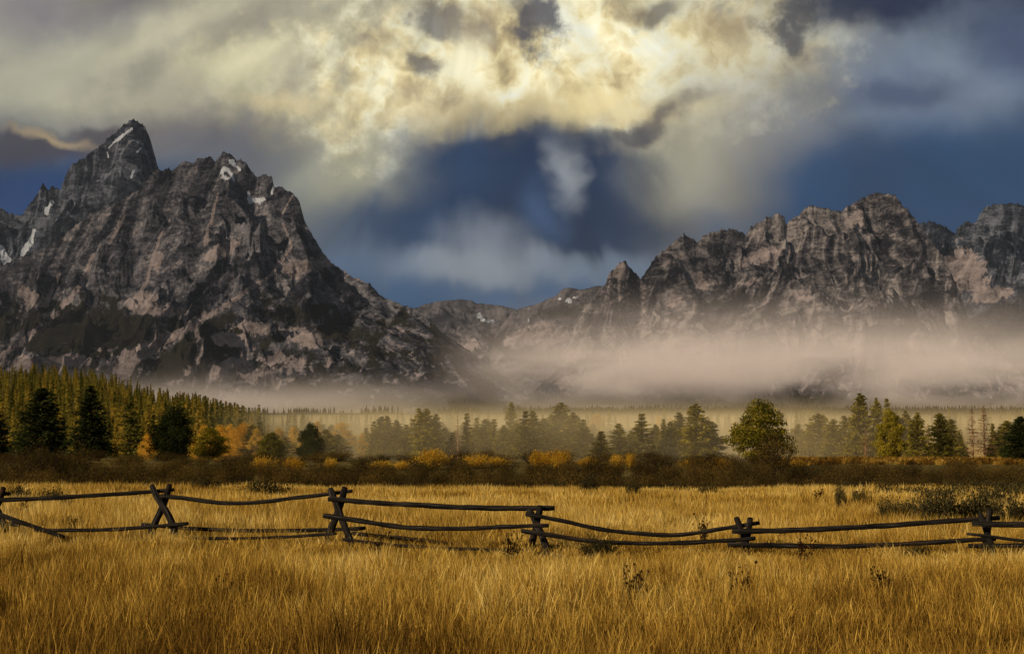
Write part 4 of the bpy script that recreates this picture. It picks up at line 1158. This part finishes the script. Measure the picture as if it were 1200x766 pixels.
def log_mesh(name, pts, rad, seed):
    """smooth bent log with knots, capped ends and a wandering thickness"""
    rng = np.random.default_rng(seed)
    P0 = np.array([tuple(p) for p in pts]); L = np.concatenate([[0], np.cumsum(np.linalg.norm(np.diff(P0, axis=0), axis=1))])
    n = max(10, int(L[-1] / 0.09)); s = np.linspace(0, L[-1], n)
    # smooth interpolation: piecewise linear then light blur
    P = np.stack([np.interp(s, L, P0[:, k]) for k in range(3)], 1)
    sig = max(1.0, 0.16 / (L[-1] / n) * (1 if L[-1] > 2 else 0.4))
    ends = P[[0, -1]].copy()
    P = np.stack([gsmooth(P[:, k], sig) for k in range(3)], 1); P[0], P[-1] = ends
    P = P + 0.006 * np.stack([perlin(s / 0.4, s * 0 + seed, 3), perlin(s / 0.4, s * 0 + seed, 5), perlin(s / 0.4, s * 0 + seed, 7)], 1)
    R = 0.9 * np.interp(s, L, rad) * (1 + 0.15 * perlin(s / 0.30, s * 0 + seed, 1) + 0.06 * perlin(s / 0.09, s * 0 + seed, 2))
    sides = 14; th = np.arange(sides) * 2 * np.pi / sides
    T = np.gradient(P, axis=0); T /= np.linalg.norm(T, axis=1, keepdims=True)
    ref = np.array([0.1, 1.0, 0.0]) if abs(T[n // 2][1]) < 0.8 else np.array([0, 0, 1.0])
    A = np.cross(T, ref); A /= np.linalg.norm(A, axis=1, keepdims=True); B = np.cross(T, A)
    rr_ = R[:, None] * (1 + 0.09 * perlin(th[None] * 1.6 + seed, s[:, None] / 0.5, 9) + 0.05 * np.cos(2 * th[None] + seed))
    rr_[0] *= 0.90; rr_[-1] *= 0.90
    V = P[:, None] + rr_[..., None] * (np.cos(th)[None, :, None] * A[:, None] + np.sin(th)[None, :, None] * B[:, None])
    V = V.reshape(-1, 3)
    i = np.arange(n * sides).reshape(n, sides); j = np.roll(i, -1, 1)
    f4 = np.stack([i[:-1], i[1:], j[1:], j[:-1]], -1).reshape(-1, 4)
    c0, c1 = len(V), len(V) + 1
    V = np.concatenate([V, P[:1] - T[:1] * 0.006, P[-1:] + T[-1:] * 0.006])
    f3 = np.concatenate([np.stack([np.full(sides, c0), i[0], j[0]], 1), np.stack([np.full(sides, c1), j[-1], i[-1]], 1)])
    lg = np.stack([np.repeat(s, sides) * 2.2 + seed * 3.7, np.tile(np.cos(th), n) * 3.2, np.tile(np.sin(th), n) * 3.2], 1)
    lg = np.concatenate([lg, [[seed, 0, 0], [seed + 1, 0, 0]]])
    me = mesh_np(name, V - np.array([0, 24, 0]), [f4, f3], m_log, True, {'lg': lg})
    return me


def log(name, pts, Y, r_px, seed):
    """pts: (px,py[,dY]) ; Y base distance or pair ; radius in photo pixels"""
    n = len(pts)
    Ys = np.linspace(Y[0], Y[1], n) if isinstance(Y, tuple) else np.full(n, Y)
    rs = np.linspace(r_px[0], r_px[1], n) if isinstance(r_px, tuple) else np.full(n, r_px)
    W_ = [at(p[0], p[1], yy) for p, yy in zip(pts, Ys)]
    rad = [r / F * yy for r, yy in zip(rs, Ys)]
    return obj(name, log_mesh(name, W_, rad, seed), fence)


# crossed posts: (front leg, rear leg, distance)
for k, (fr, rb, Y) in enumerate([
    ([(-14, 570), (-6, 590), (8, 622)], [(4, 572), (-3, 592), (-14, 622)], 26.0),
    ([(178, 569), (186, 586), (198, 604), (207, 628)], [(199, 568), (193, 588), (180, 616), (176, 628)], 25.5),
    ([(387, 572.5), (396, 595), (409, 630), (413, 642)], [(404, 571), (400, 590), (388, 619), (382, 640)], 24.6),
    ([(620, 596.5), (631, 617), (644, 650), (648, 664)], [(633, 593), (630, 612), (622, 641), (617, 662)], 23.8),
    ([(863, 606.5), (872, 630), (878, 655), (880, 668)], [(879, 607.2), (876, 630), (866, 654), (863, 668)], 23.6),
    ([(1148, 601), (1158, 628), (1168, 658), (1171, 672)], [(1160, 597), (1156, 634), (1150, 658), (1147, 672)], 23.2)]):
    log('post', fr, (Y + 0.16, Y - 0.42), (4.0, 4.7), 10 + k)
    log('post', rb, (Y - 0.02, Y + 0.40), (4.1, 4.8), 30 + k)
RAILS = [
    ([(-40, 579), (0, 578.2), (11, 577.8)], (26.2, 26.1), 2.8),
    ([(-30, 586.5), (0, 585.5), (40, 584.4), (80, 582), (128, 579.5), (176, 576), (204, 573.6)], (25.8, 25.64), (3.1, 2.5)),
    ([(-12, 600), (0, 603), (20, 610), (50, 620), (75, 629)], (25.4, 25.0), (3.3, 2.5)),
    ([(-10, 611), (10, 613), (22, 615)], (25.9, 25.6), 2.6),
    ([(40, 621), (100, 621), (140, 620), (178, 617), (221, 613)], (25.2, 25.05), 2.4),
    ([(188, 581), (220, 584), (247, 588), (273, 590), (300, 588.4), (327, 585.5), (353, 582.5), (380, 579), (413, 575)], (25.3, 24.8), (2.9, 2.5)),
    ([(166, 614), (220, 619), (273, 621.5), (327, 621.5), (380, 620.7), (428, 618.5)], (25.9, 25.2), 2.7),
    ([(214, 630), (280, 631), (353, 628), (394, 624.6)], (25.1, 24.2), 2.1),
    ([(385, 584.5), (410, 586.2), (440, 589), (483, 591), (537, 594), (570, 595), (613, 595.6), (650, 595)], (24.4, 23.9), (3.1, 3.4)),
    ([(379, 603.5), (407, 607.5), (453, 615.5), (483, 618.6), (527, 619.5), (560, 618.6), (592, 617), (643, 615.2)], (24.1, 23.4), (3.3, 2.6)),
    ([(412, 624.6), (440, 627.6), (483, 631), (527, 636.7), (570, 638.4), (613, 639), (655, 640)], (24.9, 24.3), 2.6),
    ([(402, 632), (466, 639), (540, 643), (618, 645)], (23.9, 23.4), 2.2),
    ([(616, 601.6), (635, 605), (657, 609.6), (690, 617), (723, 623), (767, 626), (793, 627), (832, 621.8), (860, 617), (890, 612.4)], (23.65, 23.75), (3.0, 2.9)),
    ([(611, 621.5), (657, 628.4), (690, 634), (723, 636), (767, 636.7), (810, 635.6), (853, 633), (885, 630.5)], (23.35, 23.2), (3.0, 2.7)),
    ([(630, 647.5), (665, 654), (705, 661)], (23.0, 22.5), 1.8),
    ([(858, 622), (900, 621.6), (940, 620.7), (1005, 617.6), (1070, 613.5), (1135, 608.5), (1171, 606.3)], (23.4, 23.36), (3.5, 3.0)),
    ([(853, 637.6), (900, 639), (940, 639.4), (994, 640), (1048, 637.8), (1113, 634), (1167, 631)], (23.1, 23.3), (3.3, 2.8)),
    ([(1140, 613.5), (1200, 614.4), (1260, 615)], (23.0, 22.9), 3.8),
    ([(1133, 624.8), (1167, 629), (1200, 633.4), (1250, 640)], (22.75, 22.6), (2.1, 2.3)),
    ([(1135, 639.3), (1200, 639), (1260, 638.5)], (22.7, 22.6), 3.3),
    ([(1118, 659), (1150, 654), (1170, 650.8), (1191, 646.4)], (23.0, 23.6), 3.0),
]
for k, (p, Y, r) in enumerate(RAILS):
    log('rail', p, Y, r, 60 + k)

# ------------------------------------------------------------------ grass
m_gr, N, out = new_mat('dry_grass')
g = N.new('ShaderNodeNewGeometry'); P_ = g.outputs['Position']
ar = N.new('ShaderNodeAttribute', attribute_name='rnd'); ah = N.new('ShaderNodeAttribute', attribute_name='hgt')
big = N.noise(P_, 0.10, 3, 0.5); mid_ = N.noise(P_, 0.7, 3, 0.55)
v = N.math('ADD', N.math('MULTIPLY', ar.outputs['Fac'], 0.55), N.math('MULTIPLY', N.math('SUBTRACT', mid_, 0.5), 1.1))
v = N.math('ADD', v, N.math('MULTIPLY', N.math('SUBTRACT', big, 0.5), 1.5))
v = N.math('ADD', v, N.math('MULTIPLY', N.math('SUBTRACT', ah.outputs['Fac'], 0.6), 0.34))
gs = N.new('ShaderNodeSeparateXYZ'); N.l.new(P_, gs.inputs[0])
v = N.math('ADD', v, N.mapr(gs.outputs[1], 13, 20, -0.16, 0.11))  # vignette-like darkening towards the camera, painted into the grass colour
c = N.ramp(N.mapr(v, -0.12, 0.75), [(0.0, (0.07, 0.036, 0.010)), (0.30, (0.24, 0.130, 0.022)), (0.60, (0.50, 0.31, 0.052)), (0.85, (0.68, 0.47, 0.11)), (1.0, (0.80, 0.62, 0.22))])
d = N.new('ShaderNodeBsdfDiffuse'); t = N.new('ShaderNodeBsdfTranslucent'); mx = N.new('ShaderNodeMixShader'); mx.inputs[0].default_value = 0.3
N.l.new(c, d.inputs[0]); N.l.new(c, t.inputs[0]); N.l.new(d.outputs[0], mx.inputs[1]); N.l.new(t.outputs[0], mx.inputs[2]); N.l.new(mx.outputs[0], out.inputs[0])


def tuft(seed, n, R, h0, h1, w, lean=0.13):
    rng = np.random.default_rng(seed)
    r = R * np.sqrt(rng.random(n)); th = rng.random(n) * 6.283
    B = np.stack([r * np.cos(th), r * np.sin(th), np.full(n, -0.04)], 1)
    h = h0 + (h1 - h0) * rng.random(n) ** 1.3
    dirx = rng.normal(size=n) * lean; diry = rng.normal(size=n) * lean
    fa = rng.random(n) * 6.283
    wv = np.stack([np.cos(fa), np.sin(fa), 0 * fa], 1) * (w * (0.6 + 0.8 * rng.random(n)))[:, None] / 2
    m = B + np.stack([dirx * 0.35 * h, diry * 0.35 * h, 0.55 * h], 1)
    q = B + np.stack([dirx * 0.8 * h, diry * 0.8 * h, 0.86 * h], 1)
    tip = B + np.stack([dirx * 1.25 * h, diry * 1.25 * h, h + 0.04], 1)
    head = (rng.random(n) < 0.4)[:, None] * 0.6 + 0.7
    V = np.stack([B - wv * 0.8, B + wv * 0.8, m + wv * 0.8, m - wv * 0.8, q + wv * head, q - wv * head, tip + wv * 0.1, tip - wv * 0.1], 1).reshape(-1, 3)
    i = np.arange(n)[:, None] * 8
    f = np.concatenate([i + np.array([[0, 1, 2, 3]]), i + np.array([[3, 2, 4, 5]]), i + np.array([[5, 4, 6, 7]])])
    rn = np.repeat(rng.random(n), 8)
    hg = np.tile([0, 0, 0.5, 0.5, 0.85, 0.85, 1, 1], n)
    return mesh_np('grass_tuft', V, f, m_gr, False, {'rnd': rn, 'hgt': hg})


gcol = bpy.data.collections.new('grass_tufts')
specs = [(500, 190, 0.34, 0.28, 0.60, 0.0065), (501, 190, 0.34, 0.26, 0.66, 0.006), (502, 170, 0.30, 0.22, 0.56, 0.007, 0.24), (503, 150, 0.30, 0.3, 0.72, 0.006),
         (510, 150, 0.40, 0.28, 0.58, 0.014), (511, 150, 0.40, 0.25, 0.62, 0.013), (512, 140, 0.40, 0.3, 0.68, 0.013)]
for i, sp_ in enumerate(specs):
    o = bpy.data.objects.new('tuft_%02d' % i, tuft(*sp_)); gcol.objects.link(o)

rg = np.random.default_rng(55)
GP, GI, GR, GS = [], [], [], []


def scatter(Ya, Yb, dens, idxs, sc=1.0):
    area = 0.0
    n = int(dens * (Yb - Ya) * ((Ya + Yb) / 2 * 0.92 + 4))
    Y = np.sqrt(rg.random(n) * (Yb ** 2 - Ya ** 2) + Ya ** 2)
    x = (rg.random(n) - 0.5) * (0.92 * Y + 4)
    z = ground_z(x, Y)
    u = x / Y * F + CX
    h = 1.0 + 0.35 * fbm(x / 2.2, Y / 2.2, 3, 71) + 0.25 * fbm(x / 7, Y / 7, 2, 73) + 0.08 * rg.normal(size=n)
    # lower, trampled strip along the fence, deeper to the right
    fen = np.exp(-((Y - np.interp(u, [0, 420], [24.0, 22.4])) / np.interp(u, [0, 200, 420], [2.0, 2.2, 2.8])) ** 2)
    h = h * (1 - fen * np.interp(u, [0, 200, 420, 700, 1200], [0.45, 0.48, 0.52, 0.56, 0.50]))
    h = h * np.interp(u, [0, 250, 600, 1200], [1.08, 1.02, 0.92, 0.9])
    h = np.clip(h, 0.35, 1.5) * sc
    k = rg.random(n) > 0.25 * (fbm(x / 1.1, Y / 1.1, 3, 79) < -0.25)
    GP.append(np.stack([x, Y, z], 1)[k]); GI.append(rg.choice(idxs, n)[k])
    GR.append(np.stack([rg.normal(size=n) * 0.07, rg.normal(size=n) * 0.07, rg.random(n) * 6.283], 1)[k])
    GS.append(np.stack([1 + 0 * h, 1 + 0 * h, h], 1)[k])


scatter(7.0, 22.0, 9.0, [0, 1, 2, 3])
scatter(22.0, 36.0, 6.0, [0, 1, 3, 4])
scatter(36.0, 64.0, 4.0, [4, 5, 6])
GP = np.concatenate(GP); GI = np.concatenate(GI); GR = np.concatenate(GR); GS = np.concatenate(GS)
gm = bpy.data.meshes.new('grass'); gm.vertices.add(len(GP)); gm.vertices.foreach_set('co', GP.astype(np.float32).ravel()); gm.update()
a = gm.attributes.new('idx', 'INT', 'POINT'); a.data.foreach_set('value', GI.astype(np.int32))
a = gm.attributes.new('rot', 'FLOAT_VECTOR', 'POINT'); a.data.foreach_set('vector', GR.astype(np.float32).ravel())
a = gm.attributes.new('scl', 'FLOAT_VECTOR', 'POINT'); a.data.foreach_set('vector', GS.astype(np.float32).ravel())
grass = obj('grass', gm); tag(grass, 'tall golden dry grass covering the field', 'grass', kind='stuff')
ng = bpy.data.node_groups.new('grass_scatter', 'GeometryNodeTree')
ng.interface.new_socket(name='Geometry', in_out='INPUT', socket_type='NodeSocketGeometry')
ng.interface.new_socket(name='Geometry', in_out='OUTPUT', socket_type='NodeSocketGeometry')
gi = ng.nodes.new('NodeGroupInput'); go = ng.nodes.new('NodeGroupOutput')
iop = ng.nodes.new('GeometryNodeInstanceOnPoints'); ci = ng.nodes.new('GeometryNodeCollectionInfo')
ci.inputs['Collection'].default_value = gcol; ci.inputs['Separate Children'].default_value = True; ci.inputs['Reset Children'].default_value = True
iop.inputs['Pick Instance'].default_value = True


def nattr(nm, typ):
    n = ng.nodes.new('GeometryNodeInputNamedAttribute'); n.data_type = typ; n.inputs['Name'].default_value = nm
    return [s for s in n.outputs if s.enabled and s.name == 'Attribute'][0]


L = ng.links.new
L(gi.outputs[0], iop.inputs['Points']); L(ci.outputs[0], iop.inputs['Instance'])
L(nattr('idx', 'INT'), iop.inputs['Instance Index'])
L(nattr('rot', 'FLOAT_VECTOR'), iop.inputs['Rotation']); L(nattr('scl', 'FLOAT_VECTOR'), iop.inputs['Scale'])
L(iop.outputs[0], go.inputs[0])
md = grass.modifiers.new('scatter', 'NODES'); md.node_group = ng

# dry tussocks on the sunlit strip behind the willows
tg = tuft(520, 60, 0.5, 0.3, 0.8, 0.05, 0.3)
tV = np.empty(len(tg.vertices) * 3, np.float32); tg.vertices.foreach_get('co', tV); tV = tV.reshape(-1, 3)
tf0 = np.array([p.vertices[:] for p in tg.polygons])
n = 2000
Y = 132 + 40 * rg.random(n); x = (0.19 + 0.25 * rg.random(n) ** 0.8) * Y
P = np.stack([x, Y, ground_z(x, Y)], 1); s = 0.45 + 0.45 * rg.random(n)
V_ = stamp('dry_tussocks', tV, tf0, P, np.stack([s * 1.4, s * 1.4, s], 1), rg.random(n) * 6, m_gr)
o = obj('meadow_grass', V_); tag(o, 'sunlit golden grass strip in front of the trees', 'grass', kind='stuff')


# ------------------------------------------------------------------ air: even haze, fog bank, valley mist
def box(name, x0, x1, y0, y1, z0, z1):
    V = np.array([(x, y, z) for z in (z0, z1) for y in (y0, y1) for x in (x0, x1)], float)
    f = np.array([(0, 2, 3, 1), (4, 5, 7, 6), (0, 1, 5, 4), (2, 6, 7, 3), (0, 4, 6, 2), (1, 3, 7, 5)])
    return obj(name, mesh_np(name, V, f))


hz = box('haze', -13400, 13400, -100, 18300, -7.5, 2400)
tag(hz, 'thin pale air over the whole valley', 'haze', kind='stuff')
m = bpy.data.materials.new('air'); m.use_nodes = True; N = NT(m.node_tree); N.n.clear(); out = N.new('ShaderNodeOutputMaterial')
pv = N.new('ShaderNodeVolumePrincipled'); pv.inputs['Color'].default_value = (0.62, 0.76, 1.0, 1); pv.inputs['Density'].default_value = 6e-6
N.l.new(pv.outputs[0], out.inputs['Volume']); hz.data.materials.append(m)


def fog(name, box_, label, colour, build):
    o = box(name, *box_); tag(o, label, 'fog', kind='stuff')
    m = bpy.data.materials.new(name + '_air'); m.use_nodes = True; N = NT(m.node_tree); N.n.clear(); out = N.new('ShaderNodeOutputMaterial')
    g = N.new('ShaderNodeNewGeometry'); sp = N.new('ShaderNodeSeparateXYZ'); N.l.new(g.outputs['Position'], sp.inputs[0])
    dens = build(N, g.outputs['Position'], sp.outputs[0], sp.outputs[1], sp.outputs[2])
    pv = N.new('ShaderNodeVolumePrincipled'); pv.inputs['Color'].default_value = colour + (1,); pv.inputs['Anisotropy'].default_value = -0.3
    N.l.new(dens, pv.inputs['Density']); N.l.new(pv.outputs[0], out.inputs['Volume'])
    o.data.materials.append(m)
    m.cycles.volume_step_rate = 1.0
    return o


def gaus(N, v, c, s):
    d = N.math('DIVIDE', N.math('SUBTRACT', v, c), s)
    return N.math('EXPONENT', N.math('MULTIPLY', N.math('MULTIPLY', d, d), -1.0))


def bank(N, P, x, y, z):
    mp = N.new('ShaderNodeMapping'); N.l.new(P, mp.inputs[0]); mp.inputs['Scale'].default_value = (1 / 520, 1 / 600, 1 / 150)
    n = N.noise(mp.outputs[0], 1.0, 5, 0.58, 0.7)
    zc = N.math('ADD', z, N.math('MULTIPLY', N.math('SUBTRACT', n, 0.5), 330))
    main = N.math('MULTIPLY', N.math('ADD', N.math('MULTIPLY', gaus(N, zc, 185, 80), 0.85), N.math('MULTIPLY', gaus(N, zc, 230, 150), 0.30)), N.mapr(x, -350, 500, 0, 1, smooth=True))
    main = N.math('MULTIPLY', main, N.mapr(x, 1300, 2300, 1.0, 0.45, smooth=True))
    lowl = N.math('MULTIPLY', gaus(N, zc, 60, 60), N.mapr(x, 200, -900, 0.0, 0.45, smooth=True))
    tot = N.math('ADD', main, lowl)
    tot = N.math('MULTIPLY', tot, N.mapr(n, 0.32, 0.66, 0.06, 1.7))
    edge = N.math('MULTIPLY', N.mapr(y, 4300, 4650, 0, 1, smooth=True), N.mapr(z, 540, 380, 0, 1, smooth=True))
    return N.math('MULTIPLY', N.math('MULTIPLY', tot, edge), 0.0028)


fog('fog_bank', (-2400, 2800, 4300, 5350, 22, 540), 'pinkish fog bank lying along the foot of the mountains', (1.0, 0.93, 0.92), bank)


def vmist(N, P, x, y, z):
    mp = N.new('ShaderNodeMapping'); N.l.new(P, mp.inputs[0]); mp.inputs['Scale'].default_value = (1 / 40, 1 / 40, 1 / 9)
    n = N.noise(mp.outputs[0], 1.0, 3, 0.5, 0.3)
    u = N.math('DIVIDE', x, y)
    h = N.mapr(N.math('ADD', z, N.math('MULTIPLY', n, 4.0)), 9.0, 3.0, 0, 1, smooth=True)
    s = N.math('MULTIPLY', N.mapr(u, -0.24, -0.08, 0.0, 1, smooth=True), N.mapr(u, 0.16, 0.30, 1, 0.55, smooth=True))
    f = N.math('MULTIPLY', N.mapr(y, 160, 195, 0, 1, smooth=True), N.mapr(y, 240, 330, 1.7, 0.42, smooth=True))
    t = N.math('MULTIPLY', N.math('MULTIPLY', h, s), N.math('MULTIPLY', f, N.mapr(n, 0.3, 0.65, 0.4, 1.3)))
    return N.math('MULTIPLY', t, 0.0036)


fog('valley_mist', (-260, 300, 158, 950, -8, 12), 'warm low mist drifting through the valley tree line', (1.0, 0.86, 0.54), vmist)
